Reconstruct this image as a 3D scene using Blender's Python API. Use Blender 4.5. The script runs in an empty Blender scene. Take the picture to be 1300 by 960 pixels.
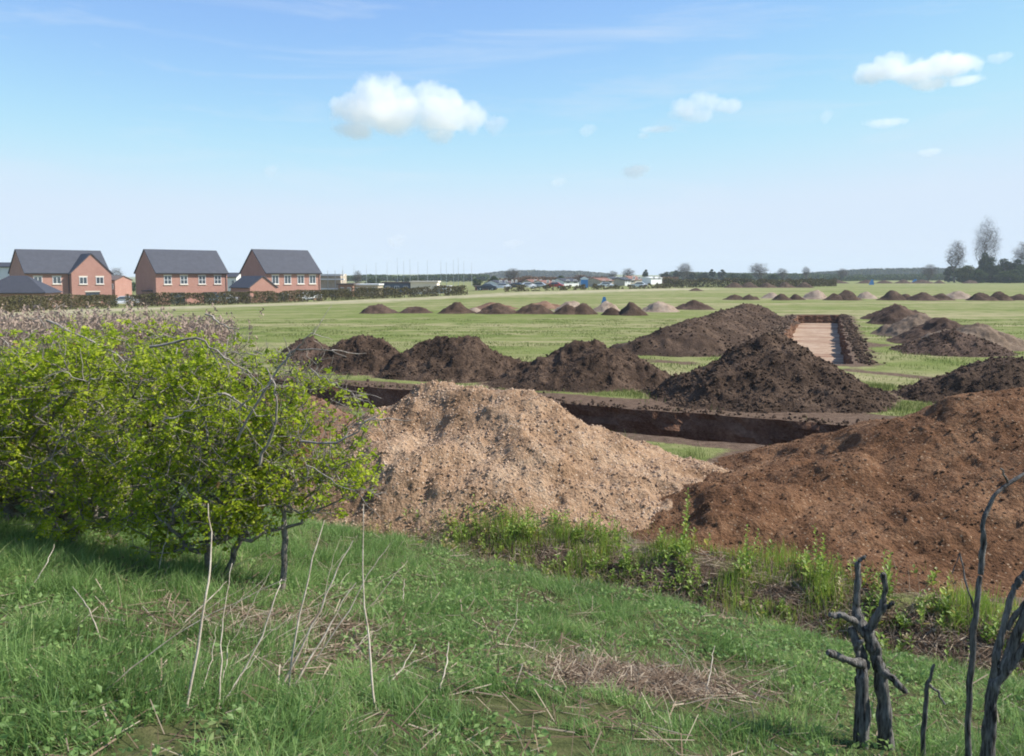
import bpy, math, random
import numpy as np
from mathutils import Vector, geometry, Matrix
R = math.radians
scene = bpy.context.scene
COL = scene.collection
rng = np.random.default_rng(7)
random.seed(7)

# ------------------------------------------------------------------ camera maths
F = 1100.0; HOR = 350.0; CX = 650.0; CY = 435.0; EYE = 3.0
TH = math.atan((CY-HOR)/F); CT, ST = math.cos(TH), math.sin(TH)
def ray(px, py):
    u = (px-CX)/F; v = -(py-CY)/F
    return np.array([u, CT+v*ST, -ST+v*CT])
def at(px, py, Y):
    r = ray(px, py); s = Y/r[1]
    return np.array([r[0]*s, Y, EYE+r[2]*s])
def smooth(t):
    t = np.clip(t, 0, 1); return t*t*(3-2*t)

# ------------------------------------------------------------------ numpy noise
def _h(ix, iy, s):
    n = (ix.astype(np.int64)*374761393 + iy.astype(np.int64)*668265263 + s*974634777) & 0xffffffff
    n = ((n ^ (n >> 13))*1274126177) & 0xffffffff
    n = ((n ^ (n >> 16))*2246822519) & 0xffffffff
    return ((n ^ (n >> 15)) & 0xffffff)/float(0xffffff)
def vn(x, y, s=0):
    x = np.asarray(x, float); y = np.asarray(y, float)
    ix = np.floor(x); iy = np.floor(y); fx = x-ix; fy = y-iy
    fx = fx*fx*fx*(fx*(fx*6-15)+10); fy = fy*fy*fy*(fy*(fy*6-15)+10)
    a = _h(ix, iy, s); b = _h(ix+1, iy, s); c = _h(ix, iy+1, s); d = _h(ix+1, iy+1, s)
    return (a+(b-a)*fx)*(1-fy)+(c+(d-c)*fx)*fy
def fbm(x, y, s=0, o=4, g=.5):
    t = 0; a = 1; n = 0
    for i in range(o):
        c, q = math.cos(i*1.3+.4), math.sin(i*1.3+.4)
        t = t+a*vn((x*c-y*q)*2**i, (x*q+y*c)*2**i, s+i*17); n += a; a *= g
    return t/n
def lumps(x, y, s=0):      # rounded clods with creases
    return 1-np.abs(2*vn(x, y, s)-1)*1.0

# ------------------------------------------------------------------ terrain
EA = np.array([-.9, 9.8]); ED = np.array([4.0, -2.75]); ED /= np.linalg.norm(ED); EN = np.array([ED[1], -ED[0]])
if EN[1] > 0: EN = -EN
def bank_s(x, y):
    return (x-EA[0])*EN[0]+(y-EA[1])*EN[1]
def H(x, y):
    x = np.asarray(x, float); y = np.asarray(y, float)
    s = bank_s(x, y)
    b = 1.25*smooth(s/7.5+.0)*1.0 + .13*np.exp(-((s+.7)/.5)**2) - .10*np.exp(-((s-.25)/.35)**2) + .10*smooth((s-.1)/.8)
    ditch = 0
    und = .10*(fbm(x*.7, y*.7, 3, 3)-.5)*np.clip(1.3-y/40, .25, 1)
    tx = np.clip(-x/52, 0, 1.5); ty = np.clip((y-50)/80, 0, 1.15)
    far = -1.35*tx*ty*1.0
    return b+ditch+und+far
def gp(px, py, off=0.0):
    r = ray(px, py)
    t = 2.0; dt = .05
    prev = t
    while t < 3000:
        p = r*t
        if EYE+p[2] < float(H(p[0], p[1]))+off:
            lo, hi = prev, t
            for _ in range(20):
                m = (lo+hi)/2; p = r*m
                if EYE+p[2] < float(H(p[0], p[1]))+off: hi = m
                else: lo = m
            p = r*hi
            return np.array([p[0], p[1], EYE+p[2]])
        prev = t; t *= 1.01; t += .02
    p = r*1500
    return np.array([p[0], p[1], 0.])

# ------------------------------------------------------------------ mesh + object helpers
def mk(name, V, FA, mat=None, parent=None, attr=None, smooth_=False, mats=None, mi=None):
    """V (n,3); FA: array (m,k) or list of arrays with different k"""
    me = bpy.data.meshes.new(name)
    V = np.asarray(V, np.float32).reshape(-1, 3)
    if not isinstance(FA, list): FA = [FA]
    FA = [np.asarray(f, np.int32) for f in FA if len(f)]
    idx = np.concatenate([f.ravel() for f in FA]); tot = np.concatenate([np.full(len(f), f.shape[1], np.int32) for f in FA])
    st = np.concatenate([[0], np.cumsum(tot)[:-1]]).astype(np.int32)
    me.vertices.add(len(V)); me.vertices.foreach_set('co', V.ravel())
    me.loops.add(len(idx)); me.loops.foreach_set('vertex_index', idx)
    me.polygons.add(len(tot)); me.polygons.foreach_set('loop_start', st); me.polygons.foreach_set('loop_total', tot)
    if mi is not None: me.polygons.foreach_set('material_index', np.asarray(mi, np.int32))
    me.polygons.foreach_set('use_smooth', np.full(len(tot), smooth_, bool))
    if attr:
        for k, a in attr.items():
            at_ = me.attributes.new(k, 'FLOAT', 'POINT'); at_.data.foreach_set('value', np.asarray(a, np.float32))
    me.update(calc_edges=True)
    for m in (mats or ([mat] if mat else [])): me.materials.append(m)
    o = bpy.data.objects.new(name, me); COL.objects.link(o)
    if parent is not None: o.parent = parent
    return o
class MB:
    def __init__(s): s.v = []; s.q = []; s.t = []; s.n = 0
    def add(s, V, F_):
        V = np.asarray(V, float).reshape(-1, 3); F_ = np.asarray(F_, int)
        s.v.append(V); (s.q if F_.shape[1] == 4 else s.t).append(F_+s.n); s.n += len(V)
    def face(s, pts): s.add(pts, [list(range(len(pts)))])
    def box(s, x0, x1, y0, y1, z0, z1):
        V = [(x, y, z) for z in (z0, z1) for y in (y0, y1) for x in (x0, x1)]
        s.add(V, [(0,2,3,1),(4,5,7,6),(0,1,5,4),(2,6,7,3),(0,4,6,2),(1,3,7,5)])
    def tube(s, P, Rr, k=6, cap=True):
        P = np.asarray(P, float); n = len(P); Rr = np.broadcast_to(Rr, (n,))
        T = np.gradient(P, axis=0); T /= np.linalg.norm(T, axis=1)[:, None]+1e-9
        up = np.array([0, 0, 1.]) if abs(T[0][2]) < .9 else np.array([1., 0, 0])
        A = np.cross(T, up); A /= np.linalg.norm(A, axis=1)[:, None]+1e-9
        B = np.cross(T, A)
        an = np.arange(k)*2*math.pi/k
        V = P[:, None, :]+Rr[:, None, None]*(np.cos(an)[None, :, None]*A[:, None, :]+np.sin(an)[None, :, None]*B[:, None, :])
        i = np.arange(n-1)[:, None]*k; j = np.arange(k)[None, :]; j2 = (j+1) % k
        Fq = np.stack([i+j, i+j2, i+k+j2, i+k+j], -1).reshape(-1, 4)
        s.add(V, Fq)
        if cap:
            for e, rev in ((0, False), (n-1, True)):
                ring = V[e]; c = P[e]
                VV = np.vstack([ring, c]); s.add(VV, [(a, (a+1) % k, k) if rev else ((a+1) % k, a, k) for a in range(k)])
    def build(s, name, mat, parent=None, smooth_=False, attr=None):
        return mk(name, np.vstack(s.v), [x for x in ([np.vstack(s.q)] if s.q else [])+([np.vstack(s.t)] if s.t else [])], mat, parent, attr, smooth_)
def tag(o, label=None, cat=None, group=None, kind=None):
    if label: o['label'] = label
    if cat: o['category'] = cat
    if group: o['group'] = group
    if kind: o['kind'] = kind
    return o
def empty(name, loc, rz=0):
    o = bpy.data.objects.new(name, None); COL.objects.link(o)
    o.location = [float(c) for c in loc]; o.rotation_euler = (0, 0, rz); o.empty_display_size = .2
    return o
def copy_tree(o, parent=None):
    c = o.copy(); COL.objects.link(c)
    if parent is not None: c.parent = parent
    for ch in list(o.children): copy_tree(ch, c)
    return c

# ------------------------------------------------------------------ materials
class NT:
    def __init__(s, name):
        s.m = bpy.data.materials.new(name); s.m.use_nodes = True; s.t = s.m.node_tree; s.t.nodes.clear()
        s.out = s.n('ShaderNodeOutputMaterial')
    def n(s, typ, **k):
        x = s.t.nodes.new(typ)
        for a, b in k.items(): setattr(x, a, b)
        return x
    def l(s, a, b): s.t.links.new(a, b)
    def coord(s, world=True):
        if world: return s.n('ShaderNodeNewGeometry').outputs['Position']
        return s.n('ShaderNodeTexCoord').outputs['Object']
    def noise(s, vec, scale, detail=4, rough=.55, dist=0):
        x = s.n('ShaderNodeTexNoise'); s.l(vec, x.inputs['Vector'])
        x.inputs['Scale'].default_value = scale; x.inputs['Detail'].default_value = detail; x.inputs['Roughness'].default_value = rough; x.inputs['Distortion'].default_value = dist
        return x.outputs['Fac']
    def ramp(s, fac, stops, interp='LINEAR'):
        x = s.n('ShaderNodeValToRGB'); s.l(fac, x.inputs['Fac']); cr = x.color_ramp; cr.interpolation = interp
        while len(cr.elements) < len(stops): cr.elements.new(.5)
        for e, (p, c) in zip(cr.elements, stops):
            e.position = p; e.color = (*c, 1) if hasattr(c, '__len__') else (c, c, c, 1)
        return x.outputs['Color']
    def mix(s, f, a, b, mode='MIX'):
        x = s.n('ShaderNodeMix', data_type='RGBA', blend_type=mode)
        for sock, v in ((x.inputs[0], f), (x.inputs[6], a), (x.inputs[7], b)):
            if hasattr(v, 'is_output'): s.l(v, sock)
            elif hasattr(v, '__len__'): sock.default_value = (*v, 1)
            else: sock.default_value = v
        return x.outputs[2]
    def math(s, op, a, b=None, c=None, clamp=False):
        x = s.n('ShaderNodeMath', operation=op, use_clamp=clamp)
        for i, v in enumerate((a, b, c)):
            if v is None: continue
            if hasattr(v, 'is_output'): s.l(v, x.inputs[i])
            else: x.inputs[i].default_value = v
        return x.outputs[0]
    def bump(s, h, strength=.5, dist=.02, normal=None):
        x = s.n('ShaderNodeBump'); s.l(h, x.inputs['Height']); x.inputs['Strength'].default_value = strength; x.inputs['Distance'].default_value = dist
        if normal is not None: s.l(normal, x.inputs['Normal'])
        return x.outputs['Normal']
    def bsdf(s, col, rough=.8, normal=None, spec=.3, metal=0):
        x = s.n('ShaderNodeBsdfPrincipled')
        if hasattr(col, 'is_output'): s.l(col, x.inputs['Base Color'])
        else: x.inputs['Base Color'].default_value = (*col, 1)
        if hasattr(rough, 'is_output'): s.l(rough, x.inputs['Roughness'])
        else: x.inputs['Roughness'].default_value = rough
        x.inputs['Specular IOR Level'].default_value = spec; x.inputs['Metallic'].default_value = metal
        if normal is not None: s.l(normal, x.inputs['Normal'])
        s.b = x
        return x.outputs[0]
    def finish(s, sh): s.l(sh, s.out.inputs['Surface']); return s.m

def soil_mat(name, dark, mid, light, scale=1.0, bump=.6, pale_speck=None):
    t = NT(name); c = t.coord()
    big = t.noise(c, 1.1*scale, 5, .66); fine = t.noise(c, 14*scale, 6, .7); gr = t.noise(c, 60*scale, 3, .7)
    f = t.math('ADD', t.math('MULTIPLY', big, .55), t.math('MULTIPLY', fine, .45))
    col = t.ramp(f, [(.36, dark), (.5, mid), (.64, light)])
    if pale_speck:
        v = t.n('ShaderNodeTexVoronoi'); t.l(c, v.inputs['Vector']); v.inputs['Scale'].default_value = 22*scale
        sp = t.ramp(v.outputs['Distance'], [(.0, 1.), (.22, 1.), (.3, 0.)])
        rr = t.n('ShaderNodeSeparateColor'); t.l(v.outputs['Color'], rr.inputs[0])
        sp2 = t.math('MULTIPLY', sp, t.math('GREATER_THAN', rr.outputs[0], .72))
        col = t.mix(sp2, col, pale_speck)
    vv = t.n('ShaderNodeTexVoronoi'); t.l(c, vv.inputs['Vector']); vv.inputs['Scale'].default_value = 26*scale
    h = t.math('ADD', t.math('ADD', fine, t.math('MULTIPLY', gr, .5)), t.math('MULTIPLY', vv.outputs['Distance'], -.5))
    return t.finish(t.bsdf(col, .95, t.bump(h, bump, .05/scale), .1))
M = {}
M['dark_soil'] = soil_mat('dark_topsoil', (.032, .021, .014), (.074, .048, .033), (.155, .104, .072), 1.0, .8)
M['mid_soil'] = soil_mat('brown_topsoil', (.045, .028, .020), (.085, .055, .040), (.15, .10, .072), 1.0, .7)
M['brown_soil'] = soil_mat('brown_subsoil', (.068, .033, .016), (.155, .078, .040), (.265, .152, .084), 1.0, .8, (.32, .22, .14))
M['pale_soil'] = soil_mat('pale_gravelly_subsoil', (.17, .10, .055), (.37, .235, .142), (.52, .37, .245), 1.0, .9, (.58, .45, .33))
M['beige_soil'] = soil_mat('beige_spoil', (.20, .145, .10), (.31, .235, .175), (.40, .32, .245), 1.0, .6)
M['red_soil'] = soil_mat('reddish_subsoil', (.11, .06, .038), (.21, .125, .082), (.30, .19, .125), 1.0, .7)
M['grey_soil'] = soil_mat('greyish_spoil', (.10, .070, .048), (.175, .125, .088), (.26, .195, .14), 1.0, .6)
M['trench_soil'] = soil_mat('trench_wall_soil', (.08, .040, .024), (.165, .088, .055), (.27, .16, .10), .8, .8)
M['stone_pale'] = soil_mat('pale_stones', (.24, .15, .09), (.43, .295, .20), (.60, .46, .34), 2.0, .3)
M['stone_brown'] = soil_mat('brown_clods', (.062, .034, .018), (.155, .085, .047), (.31, .20, .125), 2.0, .5)
M['clod_dark'] = soil_mat('dark_clods', (.038, .025, .017), (.082, .054, .037), (.17, .116, .08), 2.0, .6)

def trench_floor_mat():
    t = NT('pale_trench_floor'); c = t.coord(False)
    n1 = t.noise(c, 1.2, 5, .6); n2 = t.noise(c, 9, 5, .7)
    mp = t.n('ShaderNodeMapping'); t.l(c, mp.inputs[0]); mp.inputs['Scale'].default_value = (.12, 1, 1)
    band = t.noise(mp.outputs[0], .55, 3, .6)
    col = t.ramp(t.math('ADD', t.math('MULTIPLY', n1, .5), t.math('MULTIPLY', n2, .5)), [(.35, (.24, .15, .095)), (.5, (.37, .26, .18)), (.65, (.46, .35, .26))])
    col = t.mix(t.ramp(band, [(.52, 0.), (.62, .75)]), col, (.20, .10, .06))
    return t.finish(t.bsdf(col, .95, t.bump(n2, .5, .05), .1))
M['floor_pale'] = trench_floor_mat()

def ground_mat():
    t = NT('field_ground'); c = t.coord()
    a = t.n('ShaderNodeAttribute', attribute_name='soil').outputs['Fac']
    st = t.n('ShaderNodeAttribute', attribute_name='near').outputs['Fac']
    big = t.noise(c, .05, 5, .6); mid = t.noise(c, .55, 5, .62); fine = t.noise(c, 7, 6, .7); vf = t.noise(c, 45, 4, .7)
    mp = t.n('ShaderNodeMapping'); t.l(c, mp.inputs[0]); mp.inputs['Rotation'].default_value = (0, 0, R(-6)); mp.inputs['Scale'].default_value = (.12, 1, 1)
    rows = t.noise(mp.outputs[0], .22, 4, .65)
    g = t.ramp(fine, [(.3, (.095, .12, .03)), (.5, (.155, .185, .048)), (.7, (.22, .235, .08))])
    f = t.math('ADD', t.math('ADD', t.math('MULTIPLY', rows, .62), t.math('MULTIPLY', mid, .25)), t.math('MULTIPLY', big, .13))
    g = t.mix(t.ramp(f, [(.46, 0.), (.59, .85)]), g, (.33, .285, .155))
    dr = t.n('ShaderNodeAttribute', attribute_name='dry').outputs['Fac']; g = t.mix(t.math('MULTIPLY', dr, t.ramp(mid, [(.3, .3), (.6, 1.)])), g, (.42, .36, .24))
    g = t.mix(t.ramp(mid, [(.33, .55), (.48, 0.)]), g, (.085, .125, .022))
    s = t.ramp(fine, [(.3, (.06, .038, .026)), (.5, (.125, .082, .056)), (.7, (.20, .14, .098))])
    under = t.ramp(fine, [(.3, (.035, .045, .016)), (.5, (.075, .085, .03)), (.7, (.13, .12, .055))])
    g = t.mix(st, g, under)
    w = t.math('ADD', a, t.math('MULTIPLY', t.math('SUBTRACT', t.math('ADD', t.math('MULTIPLY', mid, .3), t.math('MULTIPLY', t.noise(c, 3, 5, .7), .7)), .5), 1.1))
    w = t.ramp(w, [(.42, 0.), (.58, 1.)])
    w = t.math('MULTIPLY', w, t.math('GREATER_THAN', a, .01))
    col = t.mix(w, g, s)
    hh = t.math('ADD', fine, t.math('MULTIPLY', vf, .5))
    return t.finish(t.bsdf(col, .95, t.bump(hh, .6, .06), .1))
M['ground'] = ground_mat()

def leaf_mat(name, stops, trans=.35, rough=.6, spec=.2, noisy=0):
    t = NT(name)
    a = t.n('ShaderNodeAttribute', attribute_name='rnd').outputs['Fac']
    if noisy:
        a = t.math('ADD', t.math('MULTIPLY', a, 1-noisy), t.math('MULTIPLY', t.ramp(t.noise(t.coord(), 1.3, 4, .6), [(.35, 0.), (.65, 1.)]), noisy))
    col = t.ramp(a, stops)
    b = t.bsdf(col, rough, None, spec)
    tr = t.n('ShaderNodeBsdfTranslucent'); t.l(col, tr.inputs['Color'])
    mx = t.n('ShaderNodeMixShader'); mx.inputs[0].default_value = trans; t.l(b, mx.inputs[1]); t.l(tr.outputs[0], mx.inputs[2])
    return t.finish(mx.outputs[0])
M['leaf'] = leaf_mat('hawthorn_leaf', [(0, (.18, .25, .02)), (.4, (.35, .45, .025)), (.75, (.54, .61, .035)), (.97, (.54, .56, .09)), (1, (.36, .21, .09))], .55, .45, .3)
M['blade'] = leaf_mat('grass_blade', [(0, (.10, .165, .04)), (.35, (.175, .295, .085)), (.7, (.29, .42, .135)), (.86, (.40, .45, .19)), (.93, (.46, .40, .23)), (1, (.56, .48, .31))], .5, .5, .3, .3)
M['field_blade'] = leaf_mat('field_grass_blade', [(0, (.10, .135, .04)), (.4, (.17, .21, .06)), (.75, (.24, .27, .09)), (1, (.42, .36, .20))], .3, .7, .15, .35)
M['weed'] = leaf_mat('weed_leaf', [(0, (.11, .18, .035)), (.5, (.24, .35, .055)), (.8, (.33, .43, .075)), (.9, (.42, .38, .06)), (1, (.40, .32, .18))], .4, .5, .3)
M['straw'] = leaf_mat('dry_straw', [(0, (.10, .065, .045)), (.5, (.24, .17, .115)), (1, (.52, .44, .33))], .2, .8, .1)
M['reed'] = leaf_mat('dry_reed', [(0, (.12, .09, .07)), (.5, (.27, .205, .16)), (1, (.46, .35, .28))], .25, .8, .1)
M['hedge_leaf'] = leaf_mat('field_hedge_twigs', [(0, (.07, .075, .03)), (.5, (.13, .115, .055)), (1, (.20, .155, .09))], .15, .9, .05, .5)
M['hedge_green'] = leaf_mat('green_hedge_leaf', [(0, (.03, .05, .018)), (.5, (.06, .09, .028)), (1, (.11, .14, .045))], .2, .9, .05, .4)
M['ever'] = leaf_mat('evergreen_leaf', [(0, (.016, .028, .014)), (.5, (.032, .050, .022)), (1, (.06, .085, .03))], .15, .9, .05, .3)
M['olive'] = leaf_mat('budding_leaf', [(0, (.06, .075, .025)), (.5, (.10, .12, .04)), (1, (.15, .17, .06))], .25, .9, .05, .3)
M['russet'] = leaf_mat('russet_twig', [(0, (.10, .06, .035)), (.5, (.17, .10, .06)), (1, (.22, .14, .09))], .15, .9, .05, .3)
M['wood_far'] = leaf_mat('far_wood_twigs', [(0, (.05, .055, .035)), (.5, (.075, .078, .05)), (1, (.11, .105, .07))], .1, .95, .05, .5)

def bark_mat(name, a, b, sc=20, zs=1.0):
    t = NT(name); c = t.coord(False)
    mpb = t.n('ShaderNodeMapping'); t.l(c, mpb.inputs[0]); mpb.inputs['Scale'].default_value = (1, 1, zs); c = mpb.outputs[0]
    n = t.noise(c, sc, 6, .7); n2 = t.noise(c, sc*.25, 3, .6)
    col = t.ramp(t.math('ADD', t.math('MULTIPLY', n, .6), t.math('MULTIPLY', n2, .4)), [(.38, a), (.62, b)])
    return t.finish(t.bsdf(col, .9, t.bump(n, .9, .012), .15))
M['bark'] = bark_mat('hawthorn_bark', (.10, .085, .068), (.34, .30, .255))
M['bark_stump'] = bark_mat('weathered_bark', (.022, .018, .015), (.24, .225, .205), 75, .16)
M['bark_far'] = bark_mat('far_bark', (.09, .075, .062), (.17, .145, .125), 2)
M['deadstem'] = bark_mat('bleached_stem', (.36, .29, .21), (.64, .56, .45), 15)

def plain(name, col, rough=.7, spec=.3, var=.12, sc=3.0, bump=0, metal=0):
    t = NT(name); c = t.coord(False); n = t.noise(c, sc, 5, .65)
    lo = tuple(v*(1-var) for v in col); hi = tuple(min(1, v*(1+var)) for v in col)
    cc = t.ramp(n, [(.3, lo), (.7, hi)])
    return t.finish(t.bsdf(cc, rough, t.bump(n, bump, .01) if bump else None, spec, metal))
def brick_mat(name, a, b, m):
    t = NT(name); tc = t.n('ShaderNodeTexCoord').outputs['Object']
    sp = t.n('ShaderNodeSeparateXYZ'); t.l(tc, sp.inputs[0]); cb = t.n('ShaderNodeCombineXYZ')
    t.l(t.math('ADD', sp.outputs[0], sp.outputs[1]), cb.inputs[0]); t.l(sp.outputs[2], cb.inputs[1])
    br = t.n('ShaderNodeTexBrick'); t.l(cb.outputs[0], br.inputs['Vector'])
    br.inputs['Color1'].default_value = (*a, 1); br.inputs['Color2'].default_value = (*b, 1); br.inputs['Mortar'].default_value = (*m, 1)
    br.inputs['Scale'].default_value = 1.0; br.inputs['Mortar Size'].default_value = .008
    br.inputs['Brick Width'].default_value = .225; br.inputs['Row Height'].default_value = .075
    n = t.noise(tc, .8, 4, .6); n2 = t.noise(tc, 5, 4, .7)
    col = t.mix(t.ramp(n, [(.3, 0.), (.75, .35)]), br.outputs['Color'], tuple(v*.72 for v in a))
    col = t.mix(t.ramp(n2, [(.45, 0.), (.8, .3)]), col, tuple(min(1, v*1.3) for v in b))
    return t.finish(t.bsdf(col, .9, None, .15))
M['brick'] = brick_mat('red_brick', (.36, .165, .125), (.43, .21, .165), (.48, .36, .29))
M['brick_dark'] = brick_mat('brown_brick', (.24, .12, .085), (.30, .15, .105), (.35, .28, .23))
def roof_mat(name, col, sc=.25):
    t = NT(name); tc = t.n('ShaderNodeTexCoord').outputs['Object']
    sp = t.n('ShaderNodeSeparateXYZ'); t.l(tc, sp.inputs[0])
    w = t.math('FRACT', t.math('MULTIPLY', sp.outputs[2], 5.0)); n = t.noise(tc, 1.5, 5, .7); n2 = t.noise(tc, 9, 2, .5)
    cc = t.ramp(t.math('ADD', t.math('MULTIPLY', n, .6), t.math('MULTIPLY', n2, .4)), [(.35, tuple(v*.8 for v in col)), (.65, tuple(v*1.2 for v in col))])
    cc = t.mix(t.math('LESS_THAN', w, .12), cc, tuple(v*.6 for v in col))
    return t.finish(t.bsdf(cc, .7, None, .3))
M['slate'] = roof_mat('grey_slate_tiles', (.062, .065, .080))
M['slate_dk'] = roof_mat('dark_slate_tiles', (.05, .052, .064))
M['tile_red'] = roof_mat('red_roof_tiles', (.24, .12, .085))
M['tile_brown'] = roof_mat('brown_roof_tiles', (.13, .095, .08))
M['white'] = plain('white_paint', (.80, .80, .79), .5, .4, .04)
M['cream'] = plain('cream_render', (.72, .64, .52), .85, .2, .08, .5)
M['whiterender'] = plain('white_render', (.74, .73, .71), .85, .2, .08, .5)
M['stonewall'] = plain('pale_stone_wall', (.45, .38, .29), .9, .2, .2, 2)
M['bluegrey'] = plain('blue_grey_cladding', (.10, .13, .18), .6, .4, .1)
M['darkdoor'] = plain('dark_grey_frames', (.03, .032, .036), .5, .5, .1)
M['gutter'] = plain('dark_gutter', (.02, .02, .022), .4, .5, .1)
M['timber'] = plain('fence_timber', (.27, .17, .11), .9, .1, .2, 4)
M['metal'] = plain('galvanised_steel', (.45, .47, .48), .45, .5, .1, 4, 0, .5)
M['blue'] = plain('blue_plastic', (.05, .24, .55), .45, .5, .08)
M['tyre'] = plain('tyre_rubber', (.02, .02, .02), .8, .3, .1)
def glass_mat():
    t = NT('window_glass'); b = t.bsdf((.06, .075, .09), .08, None, .8)
    return t.finish(b)
M['glass'] = glass_mat()
for nm, c in (('white', (.75, .75, .76)), ('silver', (.42, .44, .46)), ('dark', (.03, .035, .045)), ('red', (.35, .03, .025)), ('blue', (.04, .10, .28))):
    M['car_'+nm] = plain('car_paint_'+nm, c, .3, .6, .03)

# ------------------------------------------------------------------ world, sun, camera
SUN_AZ = math.atan2(.99, .04)   # from +Y towards +X: sun to the right, a touch behind the camera
SUN_EL = R(44)
w = bpy.data.worlds.new("World"); scene.world = w; w.use_nodes = True
nt = w.node_tree; nt.nodes.clear()
sky = nt.nodes.new('ShaderNodeTexSky'); sky.sky_type = 'NISHITA'; sky.sun_disc = False
sky.sun_elevation = SUN_EL; sky.sun_rotation = SUN_AZ; sky.air_density = .8; sky.dust_density = .05; sky.ozone_density = 5.0; sky.altitude = 50
bg = nt.nodes.new('ShaderNodeBackground'); bg.inputs['Strength'].default_value = .132
wo = nt.nodes.new('ShaderNodeOutputWorld')
sp_ = nt.nodes.new('ShaderNodeSeparateColor'); cb_ = nt.nodes.new('ShaderNodeCombineColor'); nt.links.new(sky.outputs[0], sp_.inputs[0])
for i_, cap_ in enumerate((.70, .825, .98)):      # soft per-channel cap: highlight tone grade put into sky colour, horizon pale and even
    m_ = nt.nodes.new('ShaderNodeMath'); m_.operation = 'SMOOTH_MIN'; nt.links.new(sp_.outputs[i_], m_.inputs[0]); k_ = cap_/1.84/.132; m_.inputs[1].default_value = k_; m_.inputs[2].default_value = k_*.35; nt.links.new(m_.outputs[0], cb_.inputs[i_])
tc_ = nt.nodes.new('ShaderNodeTexCoord'); mp_ = nt.nodes.new('ShaderNodeMapping'); mp_.inputs['Scale'].default_value = (1.6, 1.6, 14); mp_.inputs['Rotation'].default_value = (.12, -.10, .3); nt.links.new(tc_.outputs['Generated'], mp_.inputs[0])
ns_ = nt.nodes.new('ShaderNodeTexNoise'); ns_.inputs['Scale'].default_value = 2.2; ns_.inputs['Detail'].default_value = 7; ns_.inputs['Roughness'].default_value = .62; ns_.inputs['Distortion'].default_value = .6; nt.links.new(mp_.outputs[0], ns_.inputs['Vector'])
rp_ = nt.nodes.new('ShaderNodeMapRange'); rp_.inputs['From Min'].default_value = .5; rp_.inputs['From Max'].default_value = .78; rp_.inputs['To Max'].default_value = .45; nt.links.new(ns_.outputs['Fac'], rp_.inputs['Value'])
mx_ = nt.nodes.new('ShaderNodeMix'); mx_.data_type = 'RGBA'; nt.links.new(rp_.outputs[0], mx_.inputs[0]); nt.links.new(cb_.outputs[0], mx_.inputs[6]); mx_.inputs[7].default_value = (.74/.243, .84/.243, .97/.243, 1)   # high cirrus
nt.links.new(mx_.outputs[2], bg.inputs['Color']); nt.links.new(bg.outputs[0], wo.inputs['Surface'])
sl = bpy.data.lights.new('sun', 'SUN'); sl.energy = 3.9; sl.angle = R(.55); sl.color = (1, .955, .88)
so = bpy.data.objects.new('sun', sl); COL.objects.link(so)
sd = Vector((math.sin(SUN_AZ)*math.cos(SUN_EL), math.cos(SUN_AZ)*math.cos(SUN_EL), math.sin(SUN_EL)))
so.rotation_euler = sd.to_track_quat('Z', 'Y').to_euler()
cd = bpy.data.cameras.new('camera'); cam = bpy.data.objects.new('camera', cd); COL.objects.link(cam); scene.camera = cam
cd.sensor_width = 36; cd.lens = 36*F/1300; cd.shift_y = -45/1300; cd.clip_start = .1; cd.clip_end = 30000
cam.location = (0, 0, EYE); cam.rotation_euler = (math.pi/2-TH, 0, 0)
scene.render.resolution_x = 1024; scene.render.resolution_y = 756
scene.view_settings.view_transform = 'Standard'; scene.view_settings.look = 'None'; scene.view_settings.exposure = .88; scene.view_settings.gamma = 1
try: scene.view_settings.use_curve_mapping = False
except Exception: pass
scene.render.engine = 'CYCLES'
cy = scene.cycles
cy.max_bounces = 12; cy.diffuse_bounces = 3; cy.transmission_bounces = 4; cy.volume_bounces = 12; cy.transparent_max_bounces = 8
try: cy.filter_width = 1.9
except Exception: pass

# ------------------------------------------------------------------ trenches (outlines shared with the ground)
def ragged(poly, step, amp, seed):
    P = []
    n = len(poly)
    for i in range(n):
        a = np.array(poly[i]); b = np.array(poly[(i+1) % n]); L = np.linalg.norm(b-a); k = max(2, int(L/step))
        d = (b-a)/L; nr = np.array([d[1], -d[0]])
        for j in range(k):
            p = a+(b-a)*j/k
            e = math.sin(math.pi*j/k)**.4 if 0 < j < k else 0
            o = (fbm(np.array([p[0]*1.1+seed]), np.array([p[1]*1.1]), seed, 4, .6)[0]-.5)*2*amp*e
            P.append(p+nr*o)
    return np.array(P)
def gxy(px, py):
    g = gp(px, py); return g[:2]
fl = gxy(370, 484); fr = gxy(1100, 543)
tdir = (fr-fl)/np.linalg.norm(fr-fl); tn = np.array([tdir[1], -tdir[0]]);
if tn[1] > 0: tn = -tn
nl = gxy(480, 520); wid = float(np.dot(nl-fl, tn)); nr_ = gxy(1040, 573); wid = (wid+float(np.dot(nr_-fl, tn)))/2
T1 = [fl-tdir*9.5, fl+tdir*23, fl+tdir*23+tn*wid, fl-tdir*9.5+tn*wid]
trench1 = ragged(T1, .16, .22, 11)
a0 = gxy(1012, 400); a1 = gxy(1066, 400); b0 = gxy(973, 462); b1 = gxy(1083, 462)
T2 = [a0, a1, b1, b0]
trench2 = ragged(T2, .18, .34, 23)
def in_poly(x, y, poly):
    x = np.asarray(x); y = np.asarray(y); r = np.zeros(x.shape, bool); n = len(poly)
    for i in range(n):
        x0, y0 = poly[i]; x1, y1 = poly[(i+1) % n]
        c = ((y0 > y) != (y1 > y))
        with np.errstate(all='ignore'):
            r ^= c & (x < (x1-x0)*(y-y0)/(y1-y0+1e-12)+x0)
    return r
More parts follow.
